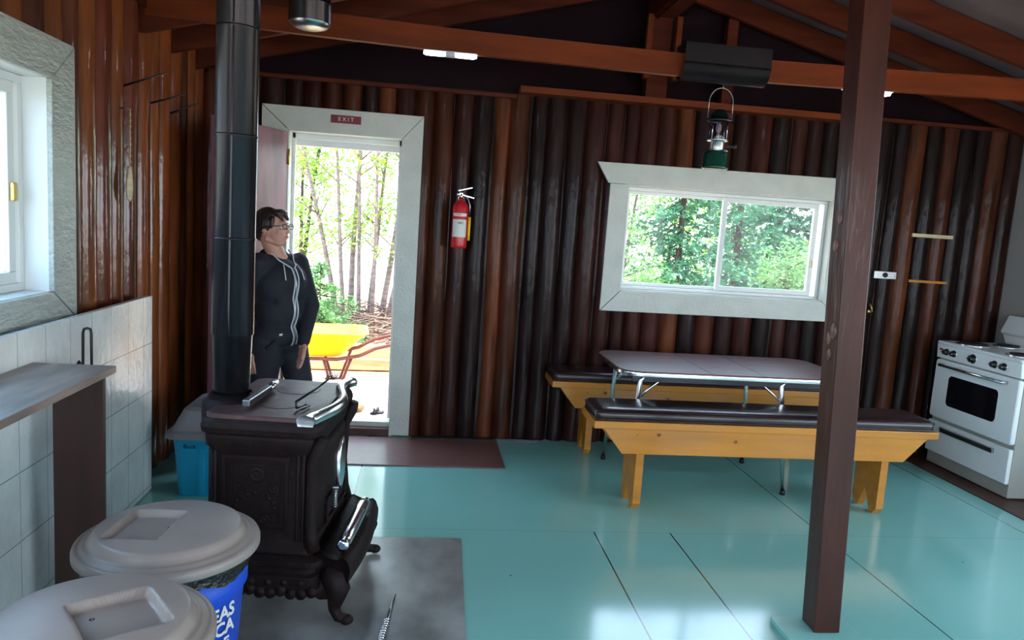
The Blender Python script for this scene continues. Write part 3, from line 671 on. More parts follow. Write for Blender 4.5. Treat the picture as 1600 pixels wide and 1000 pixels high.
# base, apron, fender
MB().rings([(-.27, .20, -.325, .325, .04, .135), (-.28, .215, -.335, .335, .05, .15), (-.28, .215, -.335, .335, .05, .195), (-.268, .205, -.322, .322, .05, .205), (-.268, .205, -.322, .322, .05, .225), (-.285, .22, -.34, .34, .05, .235), (-.285, .22, -.34, .34, .05, .255), (-.26, .19, -.315, .315, .04, .268)], 5, S).build('base', 'iron', st, bevel=.002)
ap = MB()
for i in range(13):
    u = -.25+.44*i/12
    ap.lathe([(.022, 0), (.020, .006), (.0005, .008)], 12, S @ Matrix.Translation((u, -.334, .138+.006*math.cos(i*PI/1.5))) @ Matrix.Rotation(PI/2, 4, 'X'))
for i in range(7):
    ap.lathe([(.014, 0), (.012, .006), (.0005, .007)], 12, S @ Matrix.Translation((-.2+.35*i/6, -.335, .175)) @ Matrix.Rotation(PI/2, 4, 'X'))
ap.build('apron_scallops', 'iron', st)
# fender: ogee shelf swept along v
prof = [(.17, .262), (.215, .275), (.25, .262), (.285, .255), (.315, .262), (.33, .25), (.345, .215), (.335, .17), (.31, .13), (.27, .105), (.22, .10), (.17, .12)]
nv = 16; vs = []; fs = []; k = len(prof)
for i in range(nv+1):
    q = -1+2*i/nv; v = .30*q; b_ = .86+.14*(1-q*q)
    for (u, z) in prof: vs.append((.17+(u-.17)*b_, v, z))
for i in range(nv):
    for j_ in range(k): fs.append((i*k+j_, i*k+(j_+1) % k, (i+1)*k+(j_+1) % k, (i+1)*k+j_))
fs += [tuple(range(k)), tuple(reversed([nv*k+j_ for j_ in range(k)]))]
MB().add(vs, fs, True, S).build('fender', 'iron', st)
ch = MB(); a = S @ Vector((.285, -.285, .302)); b_ = S @ Vector((.285, .155, .302)); d = (b_-a)
ch.tube([a+d*x for x in (0, .01, .05, .06, .10, .3, .5, .7, .90, .94, .95, .99, 1)], [.012, .022, .022, .016, .024, .026, .0265, .026, .024, .016, .022, .022, .012], 18)
ch.build('chrome_foot_rail', 'chrome', st)
for a_ in (-.24, .11): MB().cyl(S @ Vector((.285, a_, .25)), S @ Vector((.285, a_, .30)), .009, 8).build('rail_bracket', 'iron', st)
# chrome swing rail at top right: a waved strip
vs = []; fs = []; nn = 26
for i in range(nn+1):
    q = i/nn; v = -.335+.66*q; u = .175+.035*math.sin((q-.12)*2*PI)+(.02*q); wd = .05-.012*math.sin(q*PI)+.012*(abs(q-.5)*2)**4
    z = .775+.006*math.sin(q*PI)
    for (du, dz) in ((-wd/2, 0), (-wd*.35, .012), (0, .017), (wd*.35, .012), (wd/2, 0), (wd*.4, -.02), (-wd*.4, -.02)): vs.append((u+du, v, z+dz))
for i in range(nn):
    for j_ in range(7): fs.append((i*7+j_, i*7+(j_+1) % 7, (i+1)*7+(j_+1) % 7, (i+1)*7+j_))
fs += [tuple(range(7)), tuple(reversed([nn*7+j_ for j_ in range(7)]))]
MB().add(vs, fs, True, S).build('chrome_top_rail', 'chrome', st, bevel=.002)
# cabriole legs
for (u, v, su, sv) in ((.225, -.27, 1, -1), (.225, .27, 1, 1), (-.23, -.27, -1, -1), (-.23, .27, -1, 1)):
    m = MB(); P_ = [(0, 0, .21), (.035, .01, .18), (.052, .015, .14), (.045, .012, .10), (.040, .010, .06), (.055, .014, .034), (.085, .02, .030)]
    m.tube([S @ Vector((u+a*su, v+b*sv*1.4, z)) for a, b, z in P_], [.035, .048, .045, .032, .022, .020, .018], 12)
    m.sphere(tuple(S @ Vector((u+.088*su, v+.028*sv,   .0285))), .021, 10, (1.2, 1.0, .9)); m.build('leg', 'iron', st)
# rust patch ring / pipe collar at the rear of the top
PX, PY = -.705, 2.86
MB().lathe([(.105, .69), (.105, .765), (.09, .775), (.074, .80), (.074, .775)], 32, Matrix.Translation((PX, PY, 0))).build('flue_collar', 'iron', st)
# ------------------------------------------------------------------ stovepipe
t = thing('stovepipe', 'tall dark metal stovepipe rising from the iron stove to the ceiling', 'pipe', (PX, PY, .78))
def P2(z): return (PX, PY, z)
segs = [(.780, 1.03, .0645, .0715), (1.02, 1.385, .0765, .0745), (1.375, 1.755, .0745, .0745), (1.745, 2.13, .0745, .0745), (2.12, zr(PX)+.16, .0745, .0745)]
for (a, b, ra, rb_) in segs:
    MB().lathe([(ra-.002, a), (ra, a+.004), (rb_, b-.012), (rb_+.0025, b-.008), (rb_+.0025, b-.003), (rb_-.004, b)], 36, Matrix.Translation((PX, PY, 0))).build('pipe_section', 'pipe', t)
m = MB()
for (a, b, ra, rb_) in segs[1:]: m.box((PX+.0, PY-rb_-.0015, a+.01), (PX+.006, PY-rb_+.004, b-.01))
m.build('seam', 'darksteel', t)
# hanging flue cap near the ceiling
t = thing('capped_flue', 'short dark metal flue with pale dented end cap hanging from ceiling above the stove', 'pipe', (-.54, 3.38, 2.26))
MB().lathe([(.085, 2.285), (.0875, 2.29), (.088, 2.36), (.0905, 2.364), (.0905, 2.37), (.086, 2.374), (.086, zr(-.64)+.143)], 32, Matrix.Translation((-.54, 3.38, 0))).build('pipe_section', 'pipe', t)
MB().lathe([(.0005, 2.262), (.05, 2.264), (.075, 2.272), (.086, 2.286), (.0865, 2.30)], 32, Matrix.Translation((-.54, 3.38, 0))).build('end_cap', 'steel', t)

# things on the stove top
t = thing('lid_lifter_bar', 'thick grey metal bar lying on the stove top beside the stovepipe', 'tool', (-.58, 2.87, .775))
m = MB(); m.bar((-.615, 2.70, .795), (-.585, 2.95, .795), .028, .026); m.build('bar', 'steel', t, bevel=.004)
m = MB(); m.tube([(-.585, 2.95, .795), (-.58, 2.99, .797), (-.575, 3.04, .80)], [.013, .017, .012], 12); m.build('grip', 'chrome', t)
t = thing('toasting_fork', 'thin black wire toasting fork propped on the stove top near the chrome rail', 'fork', (-.42, 2.86, .775))
m = MB(); m.tube([(-.44, 2.72, .778), (-.445, 2.73, .80), (-.40, 2.86, .815), (-.36, 2.98, .835)], .0045, 8)
m.tube([(-.44, 2.72, .7785), (-.42, 2.78, .7785), (-.40, 2.77, .7785), (-.42, 2.70, .7785)], .003, 6); m.build('handle', 'darksteel', t)
m = MB()
for k in range(5): m.tube([(-.36+.008*k-.012, 2.98, .835), (-.345+.010*k-.02, 3.07, .845)], .0022, 6)
m.tube([(-.375, 2.98, .835), (-.335, 2.98, .835)], .003, 6); m.build('tines', 'darksteel', t)
# poker on the floor
t = thing('fire_poker', 'thin steel fire poker with coiled handle lying on the metal pad', 'poker', (-.08, 2.6, .01))
MB().tube([(-.052, 2.80, .016), (-.075, 2.60, .016)], [.004, .006], 8).build('rod', 'steel', t)
m = MB(); pts = []
for i in range(120):
    q = i/119; pts.append((-.075-.024*q+.011*math.cos(i*.75), 2.60-.22*q, .019+.011*math.sin(i*.75)))
m.tube(pts, .0028, 5); m.build('coil_handle', 'chrome', t)

# ------------------------------------------------------------------ rubbish bins
def lid_height(x, y, rec):
    r = math.hypot(x, y); h = 0.0
    def ss(a, b, v): t_ = max(0, min(1, (v-a)/(b-a))); return t_*t_*(3-2*t_)
    h += .008*(1-ss(.222, .228, r))
    h += .026*(1-ss(.192, .212, r))
    h += .012*(1-(min(r, .19)/.19)**2)
    cx, cy, an, a, b = rec; dx_, dy_ = x-cx, y-cy; u = dx_*math.cos(an)+dy_*math.sin(an); v = -dx_*math.sin(an)+dy_*math.cos(an)
    e = (1-ss(a-.008, a, abs(u)))*(1-ss(b-.008, b, abs(v))); h -= .020*e
    return h
def make_bin(label, cx, cy, zt, R, rec, rz, group):
    t = thing('rubbish_bin', label, 'bin', (cx, cy, 0), 0, group); T = Matrix.Translation((cx, cy, 0)); s_ = R/.24
    prof = [(.0005, .009), (R*.70, .009), (R*.72, .02), (R*.86, zt-.14), (R*.90, zt-.13), (R*.90, zt-.10), (R*.875, zt-.09), (R*.90, zt-.035), (R*.93, zt-.028), (R*.93, zt-.02)]
    MB().lathe(prof, 48, T).build('body', 'blue', t)
    m = MB(); vs = []; fs = []; n_ = 72
    for i in range(5):
        for j_ in range(n_):
            a = 2*PI*j_/n_; z = zt-.018-i*.014-(.008*noise.noise(Vector((a*3, i, cx*10)))+.006*math.sin(a*9) if i > 2 else 0)
            r_ = R*.945+.006*noise.noise(Vector((math.cos(a)*9, math.sin(a)*9, i*1.7)))
            vs.append((r_*math.cos(a), r_*math.sin(a), z))
    for i in range(4):
        for j_ in range(n_): fs.append((i*n_+j_, i*n_+(j_+1) % n_, (i+1)*n_+(j_+1) % n_, (i+1)*n_+j_))
    m.add(vs, fs, True, T); m.build('bin_liner', 'bag', t)
    # lid as a height field disc with a rolled rim
    vs = []; fs = []; n_ = 120; rs = [.24*k/44 for k in range(1, 45)]
    vs.append((0, 0, lid_height(0, 0, rec)))
    for r_ in rs:
        for j_ in range(n_):
            a = 2*PI*j_/n_; x, y = r_*math.cos(a), r_*math.sin(a); vs.append((x*s_, y*s_, lid_height(x, y, rec)))
    for r_, z in ((.246, -.003), (.249, -.010), (.249, -.026), (.244, -.030), (.240, -.028)):
        for j_ in range(n_):
            a = 2*PI*j_/n_; vs.append((r_*s_*math.cos(a), r_*s_*math.sin(a), z))
    nr = len(rs)+5
    for j_ in range(n_): fs.append((0, 1+j_, 1+(j_+1) % n_))
    for i in range(nr-1):
        for j_ in range(n_): fs.append((1+i*n_+j_, 1+i*n_+(j_+1) % n_, 1+(i+1)*n_+(j_+1) % n_, 1+(i+1)*n_+j_))
    MB().add(vs, fs, True, T @ Matrix.Translation((0, 0, zt)) @ rz).build('bin_lid', 'plastic', t)
    return t
bin1 = make_bin('blue rubbish bin with round grey lid and black liner, beside the iron stove', -.665, 2.055, .578, .230, (-.062, -.012, -.12, .078, .098), Matrix.Identity(4), 'lidded rubbish bins')
bin2 = make_bin('rubbish bin with round grey lid nearest the viewer, at the bottom left corner', -.625, 1.475, .635, .225, (.055, .0, .62, .085, .085), Matrix.Identity(4), 'lidded rubbish bins')
# lettering on the bin body
def bendfn(cx, cy, R, a0, z0):
    def f(co):
        a = a0+co.x/R; rr_ = R+.0012+co.z
        return (cx+rr_*math.cos(a), cy+rr_*math.sin(a), z0+co.y)
    return f
bR = .230*.872
for s_, z_, a_, sz in (('EAS', .405, -.52, .052), ('CA', .362, -.50, .052), ('E', .318, -.47, .04)):
    text('lettering', s_, sz, None, 'paper', bin1, .0008, bend=bendfn(-.665, 2.055, bR-.002, a_, z_), weight=.0015)
m = MB(); pts = []
for i in range(0, 31):
    q = i/30
    if q < .4: a, z = -.86, .20+.2*(q/.4)
    elif q < .6: k_ = (q-.4)/.2; a, z = -.86+.25*(1-math.cos(k_*PI/2)), .40+.05*math.sin(k_*PI/2)
    else: a, z = -.61+.4*(q-.6)/.4, .45
    rad_ = .230*(.72+.14*((z-.012)/(.578-.152)))+.0012
    pts.append((-.665+rad_*math.cos(a), 2.055+rad_*math.sin(a), z))
m.tube(pts, .0016, 6); m.build('label_outline', 'paper', bin1)

# ------------------------------------------------------------------ turquoise tote
t = thing('storage_tote', 'turquoise storage tote with grey latched lid on the floor behind the stove', 'tote', (-1.0, 4.0, 0))
T = Matrix.Translation((-1.235, 3.80, 0))
MB().rings([(.035, .475, .03, .40, .03, .001), (.03, .48, .025, .405, .035, .012), (.008, .50, .003, .43, .04, .30), (.0, .51, -.005, .44, .04, .305), (.0, .51, -.005, .44, .04, .325)], 6, T).build('tub', 'turq', t)
for a_ in (.14, .34): MB().box((a_, .006, .03), (a_+.03, .02, .29), T).build('tub_rib', 'turq', t, bevel=.006)
MB().rings([(-.02, .53, -.022, .455, .05, .312), (-.022, .532, -.025, .457, .05, .345), (.0, .515, -.005, .44, .05, .355), (.04, .475, .05, .40, .05, .445), (.06, .455, .075, .385, .05, .462)], 6, T).build('tote_lid', 'greylid', t, bevel=.003)
MB().box((.185, -.034, .29), (.325, -.015, .365), T).box((.185, -.034, .36), (.325, .03, .385), T).build('latch', 'greylid', t, bevel=.005)
text('marker_note', 'Buck', .032, T @ Matrix.Translation((.10, -.006, .275)) @ Matrix.Rotation(PI/2, 4, 'X'), 'black', t, .0006)

# ------------------------------------------------------------------ tile board, counter, dustpan
o = struct(MB().box((-1.385, .6, .004), (-1.36, 3.915, 1.02)), 'trim_21', 'tile', bevel=.001)
t = thing('counter_shelf', 'narrow worn brown wooden counter along the white tiled board at left', 'counter', (-1.2, 2.0, 0))
MB().box((-1.359, 1.1, .878), (-1.078, 2.755, .903)).build('worktop', 'counter', t, bevel=.002)
MB().box((-1.359, 1.1, .872), (-1.09, 2.74, .878)).build('underlay', 'board', t)
MB().box((-1.27, 2.70, .001), (-1.10, 2.72, .872)).build('leg_board', 'board', t, bevel=.002)
MB().box((-1.27, 1.15, .001), (-1.10, 1.17, .872)).build('leg_board', 'board', t, bevel=.002)
t = thing('dustpan', 'black long-handled dustpan standing against the white tiled board behind the counter', 'dustpan', (-1.27, 3.02, 0))
m = MB(); m.tube([(-1.325, 3.06, .14), (-1.320, 3.05, .6), (-1.318, 3.05, .965), (-1.314, 3.05, .980), (-1.302, 3.05, .984), (-1.290, 3.05, .980), (-1.287, 3.05, .965), (-1.287, 3.06, .14)], .0055, 8); m.build('handle', 'black', t)
m = MB(); m.prism([(-1.35, 2.92), (-1.18, 2.92), (-1.20, 3.10), (-1.34, 3.10)], .001, .012); m.prism([(-1.34, 3.08), (-1.20, 3.08), (-1.20, 3.10), (-1.34, 3.10)], .012, .15); m.build('pan', 'black', t, bevel=.003)
m = MB(); m.lathe([(.022, .79), (.016, .82), (.006, .85), (.0005, .855)], 16, Matrix.Translation((-1.333, 3.05, 0))); m.build('clip', 'black', t)

# ------------------------------------------------------------------ wall things
t = thing('fire_extinguisher', 'red fire extinguisher with white label hanging on logs right of the door', 'fire extinguisher', (.215, 4.95, 1.32))
ex, ey = .212, 4.938; T = Matrix.Translation((ex, ey, 0))
MB().lathe([(.0005, 1.318), (.045, 1.318), (.052, 1.326), (.053, 1.34), (.053, 1.58), (.046, 1.605), (.025, 1.622), (.016, 1.63), (.016, 1.645), (.0005, 1.645)], 28, T).build('cylinder', 'red', t)
MB().lathe([(.0537, 1.39), (.0537, 1.505)], 20, T, -2.6, -.7).build('label', 'paper', t)
MB().lathe([(.0537, 1.525), (.0537, 1.545)], 20, T, -2.6, -.7).build('instruction_band', 'paper', t)
text('lettering', 'FIRE', .016, None, 'red', t, .0004, bend=bendfn(ex, ey, .0545, -1.75, 1.535))
text('lettering', 'ABC', .02, None, 'black', t, .0004, bend=bendfn(ex, ey, .0545, -1.5, 1.482))
v_ = MB(); v_.cyl((ex, ey, 1.64), (ex, ey, 1.672), .012, 12).box((ex-.028, ey-.01, 1.662), (ex+.01, ey+.01, 1.676)).bar((ex-.02, ey, 1.69), (ex+.07, ey, 1.715), .018, .006).bar((ex-.025, ey, 1.672), (ex+.085, ey, 1.648), .018, .006)
v_.cyl((ex-.03, ey, 1.668), (ex-.012, ey, 1.668), .014, 12); v_.build('valve_and_levers', 'chrome', t)
MB().tube([(ex+.012, ey, 1.66), (ex+.045, ey-.01, 1.645), (ex+.060, ey-.01, 1.60), (ex+.062, ey-.01, 1.53)], .0055, 8).build('hose', 'steel', t)
MB().cyl((ex+.062, ey-.01, 1.37), (ex+.062, ey-.01, 1.525), .0085, 12, .010).build('nozzle', 'yellow', t)
MB().box((ex-.018, ey+.05, 1.42), (ex+.018, ey+.07, 1.66)).build('bracket', 'steel', t)

t = thing('spirit_level', 'small pale spirit level fixed to the dark logs right of the post', 'spirit level', (3.27, 4.985, 1.29))
MB().box((3.185, 4.975, 1.285), (3.355, 5.0, 1.338)).build('body', 'steel', t, bevel=.002)
MB().box((3.195, 4.9735, 1.293), (3.345, 4.9755, 1.300)).box((3.195, 4.9735, 1.322), (3.345, 4.9755, 1.330)).box((3.20, 4.9735, 1.307), (3.245, 4.9755, 1.316)).box((3.29, 4.9735, 1.307), (3.335, 4.9755, 1.316)).build('vial_slots', 'vinyl', t)
MB().lathe([(.018, 0), (.018, .006), (.012, .006), (.012, .002), (.0005, .002)], 22, Matrix.Translation((3.268, 4.975, 1.312)) @ Matrix.Rotation(PI/2, 4, 'X')).build('centre_vial', 'black', t)
t = thing('wall_hook', 'small brass hook on the dark logs just right of the post', 'hook', (3.19, 5.0, 1.06))
MB().tube([(3.188, 4.99, 1.10), (3.19, 4.975, 1.085), (3.195, 4.965, 1.06), (3.205, 4.975, 1.045), (3.195, 4.985, 1.04)], [.006, .007, .006, .005, .006], 8).build('hook_body', 'brass', t)
MB().sphere((3.187, 4.985, 1.045), .012, 10, (1, .5, 1)).build('hook_plate', 'brass', t)
o = MB().box((3.448, 4.992, 1.597), (3.765, 5.004, 1.622)).build('wooden_strip', 'bamboo', bevel=.001); tag(o, 'pale narrow wooden strip nailed across the logs, upper of two', 'wood strip', 'strips nailed to the logs')
o = MB().box((3.47, 4.992, 1.272), (3.765, 5.004, 1.290)).build('wooden_strip', 'pine', bevel=.001); tag(o, 'orange narrow wooden strip nailed across the logs, lower of two', 'wood strip', 'strips nailed to the logs')
# pegs on the left wall
for (y, z, L, h) in ((3.83, 2.02, .165, .085), (4.15, 1.985, .15, .07), (4.42, 1.965, .13, .08)):
    w_ = ['nearest the window', 'in the middle of three', 'nearest the corner'][(3.83, 4.15, 4.42).index(y)]
    o = MB().tube([(-1.48, y, z), (-1.43+L, y, z+h)], [.006, .004], 8).build('wall_peg', 'black'); tag(o, 'thin black peg sticking out of the left log wall, '+w_, 'peg', 'pegs on the left wall')
# hanging chain with ribbed paddle
t = thing('hanging_scoop', 'cream ribbed oval paddle hanging from a short chain on the left log wall', 'wall ornament', (-1.4, 3.745, 1.5))
m = MB()
for i in range(18): 
    z = 1.90-.0135*i; m.lathe([(.0045, -.0012), (.0062, 0), (.0045, .0012)], 8, Matrix.Translation((-1.402, 3.745, z)) @ Matrix.Rotation(PI/2, 4, 'X' if i % 2 else 'Y') @ Matrix.Diagonal((1, 1.0, 1, 1)))
m.tube([(-1.402, 3.745, 1.91), (-1.402, 3.745, 1.645)], .0022, 6); m.build('chain', 'bamboo', t)
MB().sphere((0, 0, 0), 1, 18, (.012, .030, .072), Matrix.Translation((-1.405, 3.745, 1.555))).tube([(-1.405, 3.745, 1.60), (-1.405, 3.745, 1.65)], [.014, .008], 10).build('paddle', 'bamboo', t)
MB().tube([(-1.45, 3.745, 1.912), (-1.40, 3.745, 1.912)], .003, 6).build('nail', 'steel', t)

# ------------------------------------------------------------------ lights under the tie beam
def led(cx, z, label):
    t = thing('led_light', label, 'lamp', (cx, 4.05, z), 0, 'two-lobed lights under the roof beam'); T = Matrix.Translation((cx, 4.05, z))
    MB().box((-.14, -.032, -.006), (.14, .032, .0), T).box((-.025, -.03, -.022), (.025, .03, -.006), T).build('housing', 'ledbody', t, bevel=.003)
    for s in (-1, 1):
        xs = [(s*.028, -.026), (s*.125, -.03), (s*.14, 0), (s*.125, .03), (s*.028, .026)]
        if s < 0: xs = xs[::-1]
        m = MB(); m.prism(xs, -.020, -.0065, T); m.build('light_panel', 'led', t, bevel=.003)
led(.075, 2.3655, 'bright two-lobed LED light under the roof beam, left of the heat shield')
led(2.41, 2.3715, 'bright two-lobed LED light under the roof beam, partly behind the post')
# heat shield + lantern
t = thing('heat_shield', 'curved black sheet metal shield wrapped around the roof beam above the lantern', 'heat shield', (1.56, 4.05, 2.34))
vs = []; fs = []; nn = 20; Tz = 2.43
for sgn, rad_ in ((0, .085), (1, .082)):
    for e in (1.315, 1.80):
        for i in range(nn+1):
            a = PI*1.02+(PI*.96)*i/nn; y = rad_*math.cos(a)*.9; z = rad_*math.sin(a)*1.15+.0
            vs.append((e, 4.05+y, Tz+z))
        # straight skirts up
N_ = nn+1
for i in range(nn): fs += [(i, i+1, N_+i+1, N_+i), (2*N_+i, 3*N_+i, 3*N_+i+1, 2*N_+i+1)]
for e in (0, 1):
    for i in range(nn): fs.append((e*N_+i, 2*N_+e*N_+i, 2*N_+e*N_+i+1, e*N_+i+1))
for i in (0, nn): fs.append((i, N_+i, 3*N_+i, 2*N_+i))
m = MB().add(vs, fs, True)
m.box((1.315, 3.9735, 2.42), (1.80, 3.9765, 2.52)).box((1.315, 4.1235, 2.42), (1.80, 4.1265, 2.52)).box((1.315, 3.9735, 2.518), (1.80, 4.1265, 2.521))
m.build('sheet', 'blacksheet', t)
t = thing('camp_lantern', 'green camping lantern with glass globe hanging by its wire handle from the beam', 'lantern', (1.565, 4.0, 1.88))
lx, ly = 1.565, 4.04; T = Matrix.Translation((lx, ly, 0))
MB().lathe([(.0005, 1.873), (.066, 1.873), (.072, 1.880), (.068, 1.888), (.068, 1.945), (.062, 1.962), (.035, 1.975), (.0005, 1.978)], 32, T).build('fuel_tank', 'green', t)
MB().lathe([(.040, 1.972), (.040, 2.02), (.044, 2.024)], 28, T).build('collar', 'steel', t)
MB().lathe([(.044, 2.022), (.058, 2.026), (.058, 2.033), (.044, 2.034)], 28, T).build('globe_seat', 'chrome', t)
MB().lathe([(.050, 2.034), (.052, 2.05), (.052, 2.12), (.050, 2.136)], 28, T).build('globe', 'lglass', t)
MB().sphere((0, 0, 0), 1, 12, (.015, .015, .028), Matrix.Translation((lx, ly, 2.095))).cyl((lx, ly, 2.03), (lx, ly, 2.075), .007, 10).build('mantle', 'mantle', t)
for a in (0, PI/2, PI, 3*PI/2): MB().cyl((lx+.056*math.cos(a+.6), ly+.056*math.sin(a+.6), 2.03), (lx+.056*math.cos(a+.6), ly+.056*math.sin(a+.6), 2.138), .0022, 6).build('cage_rod', 'chrome', t)
MB().lathe([(.078, 2.130), (.080, 2.136), (.062, 2.146), (.046, 2.150), (.046, 2.165), (.036, 2.180), (.030, 2.192), (.0005, 2.196)], 32, T).build('ventilator', 'ventgreen', t)
m = MB(); pts = [(lx-.068, ly, 2.14)]+[(lx+.068*math.cos(a), ly, 2.235+.075*math.sin(a)) for a in [PI-PI*i/14 for i in range(15)]]+[(lx+.068, ly, 2.14)]
m.tube(pts, .0025, 8); m.tube([(lx, ly, 2.308), (lx+.004, ly, 2.315), (lx, ly, 2.328)], .003, 6); m.build('bail_handle', 'steel', t)
m = MB(); m.cyl((lx+.05, ly-.02, 2.0), (lx+.09, ly-.03, 2.0), .006, 8).sphere((lx+.09, ly-.03, 2.0), .012, 8); m.build('valve_wheel', 'black', t)
m = MB(); m.lathe([(.013, 0), (.016, .004), (.012, .01), (.0005, .01)], 14, Matrix.Translation((lx+.03, ly-.05, 1.965))); m.build('filler_cap', 'steel', t)

# ================================================================== PERSON
pr_ = thing('person', 'person in dark hooded jacket with white zip trim and glasses standing by the open door', 'person', (-.82, 4.42, .008))
PO = Vector((-.828, 4.42, 0)); F = Vector((.78, -.626, 0)).normalized(); Lf = Vector((-F.y, F.x, 0))
def B(f, l, z): return PO+F*f+Lf*l+Vector((0, 0, z))
# key joints
HC = Vector((-.868, 4.37, 1.385)); HF = Vector((.93, -.36, .08)).normalized(); HL = Vector((-HF.y, HF.x, 0)).normalized(); HU = HF.cross(HL)
def H(f, l, u): return HC+HF*f+HL*l+HU*u
HR = Matrix(((HF.x, HL.x, HU.x, 0), (HF.y, HL.y, HU.y, 0), (HF.z, HL.z, HU.z, 0), (0, 0, 0, 1)))
shR, shL = B(-.01, -.145, 1.185), B(-.01, .140, 1.185)
elR, elL = Vector((-1.005, 4.37, .93)), Vector((-.655, 4.46, .945))
wrR, wrL = Vector((-.965, 4.30, .680)), Vector((-.668, 4.30, .745))
hipR, hipL = B(0, -.085, .72), B(0, .085, .72)
knR, knL = Vector((-.905, 4.36, .42)), Vector((-.690, 4.44, .42))
anR, anL = Vector((-.915, 4.38, .085)), Vector((-.660, 4.46, .085))
def hand(wr, d, side, palm, curl):
    """wr wrist, d finger direction, palm normal; side: direction from little finger to index"""
    out = []; d = d.normalized(); side = side.normalized(); palm = palm.normalized()
    pc = wr+d*.045
    out.append(('c', wr, .022, wr+d*.02, .024))
    for k, o_ in enumerate((.028, .010, -.008, -.026)):
        L = (.066, .073, .068, .053)[k]; a = pc+side*o_+d*(.028-(.004 if k == 3 else 0)); r_ = (.0088, .009, .0086, .0076)[k]
        out.append(('c', wr+d*.008+side*o_*.5, .015, a, .0115))
        j1 = a+(d+palm*curl*.4+side*o_*1.6).normalized()*L*.42; j2 = j1+(d+palm*curl*1.1+side*o_).normalized()*L*.33; j3 = j2+(d+palm*curl*1.8).normalized()*L*.25
        out += [('c', a, r_+.001, j1, r_), ('c', j1, r_, j2, r_*.93), ('c', j2, r_*.93, j3, r_*.82)]
    a = wr+d*.018+side*.020; b_ = a+(d*.6+side*.75+palm*.35).normalized()*.036; c_ = b_+(d*.85+side*.42+palm*.3).normalized()*.028; e = c_+(d+side*.15+palm*.3).normalized()*.022
    out += [('c', a, .014, b_, .0115), ('c', b_, .011, c_, .0098), ('c', c_, .0098, e, .0082)]
    return out
sh = []
# head
sh += [('e', H(-.006, 0, .018), (.090, .070, .088), HR), ('e', H(.028, 0, -.022), (.062, .055, .078), HR), ('e', H(.058, 0, -.082), (.024, .024, .018), HR),
       ('c', H(.072, 0, .012), .008, H(.098, 0, -.020), .0115), ('e', H(.090, 0, -.022), (.012, .016, .010), HR),
       ('e', H(.080, 0, -.046), (.012, .022, .0065), HR), ('e', H(.078, 0, -.058), (.012, .020, .0065), HR),
       ('e', H(.074, .0, .026), (.014, .045, .010), HR), ('e', H(.058, .034, -.020), (.022, .018, .024), HR), ('e', H(.058, -.034, -.020), (.022, .018, .024), HR),
       ('e', H(-.010, .070, -.004), (.017, .008, .030), HR), ('e', H(-.010, -.070, -.004), (.017, .008, .030), HR),
       ('c', H(-.01, -.045, -.06), .016, H(.055, -.015, -.088), .013), ('c', H(-.01, .045, -.06), .016, H(.055, .015, -.088), .013)]
# neck and trunk
sh += [('c', H(-.028, 0, -.06), .048, B(-.012, 0, 1.20), .052), ('c', B(-.015, -.10, 1.185), .052, B(-.015, .10, 1.185), .052), ('e', B(.0, 0, 1.06), (.115, .085, .16), Matrix.Identity(4)),
       ('e', B(0, 0, .90), (.11, .085, .15), Matrix.Identity(4)), ('e', B(-.01, 0, .76), (.125, .095, .11), Matrix.Identity(4))]
for s0_, e0_, w0_ in ((shR, elR, wrR), (shL, elL, wrL)): sh += [('c', s0_, .045, e0_, .034), ('c', e0_, .034, w0_, .023)]
for h0, k0, a0 in ((hipR, knR, anR), (hipL, knL, anL)): sh += [('c', h0, .078, k0, .052), ('c', k0, .050, a0, .034), ('c', a0+Vector((0, 0, -.03)), .032, a0+F*.12+Vector((0, 0, -.055)), .022)]
sh += hand(wrR, Vector((.10, -.05, -1)), F+Vector((.3, 0, 0)), Lf, .22)
sh += hand(wrL, Vector((-.10, -.12, -1)), F*.9-Lf*.35, -Lf, .28)
blob('body', sh, .0042, 'skin', pr_, smooth=3)
# trousers
tr = [('e', B(-.01, 0, .735), (.150, .118, .10), Matrix.Identity(4))]
for h0, k0, a0 in ((hipR, knR, anR), (hipL, knL, anL)): tr += [('c', h0, .100, k0, .073), ('c', k0, .073, a0+Vector((0, 0, .0)), .068)]
blob('trousers', tr, .009, 'trouser', pr_, smooth=3)
for a0 in (anR, anL):
    m = blob('shoe', [('c', a0+Vector((0, 0, -.035))-F*.03, .040, a0+F*.10+Vector((0, 0, -.042)), .034), ('c', a0+F*.09+Vector((0, 0, -.042)), .034, a0+F*.14+Vector((0, 0, -.046)), .028)], .006, 'shoe', pr_, 2)
# jacket
jk = [('c', B(-.015, -.115, 1.175), .064, B(-.015, .115, 1.175), .064), ('e', B(.012, 0, 1.06), (.165, .125, .155), Matrix.Rotation(math.atan2(Lf.y, Lf.x), 4, 'Z')),
      ('e', B(.01, 0, .92), (.155, .125, .17), Matrix.Rotation(math.atan2(Lf.y, Lf.x), 4, 'Z')), ('e', B(.0, 0, .775), (.172, .138, .10), Matrix.Rotation(math.atan2(Lf.y, Lf.x), 4, 'Z')),
      ('c', B(-.07, -.05, 1.225), .040, B(-.07, .05, 1.225), .040), ('e', B(-.105, 0, 1.16), (.05, .06, .085), Matrix.Identity(4)),
      ('c', B(-.06, -.07, 1.225), .030, B(.045, -.055, 1.17), .022), ('c', B(-.06, .07, 1.225), .030, B(.045, .055, 1.17), .022)]
torso_n = list(jk)
for s0_, e0_, w0_ in ((shR, elR, wrR), (shL, elL, wrL)): jk += [('c', s0_, .062, e0_, .050), ('c', e0_, .050, w0_+(e0_-w0_).normalized()*.015, .036), ('c', w0_+(e0_-w0_).normalized()*.03, .033, w0_+(e0_-w0_).normalized()*.005, .032)]
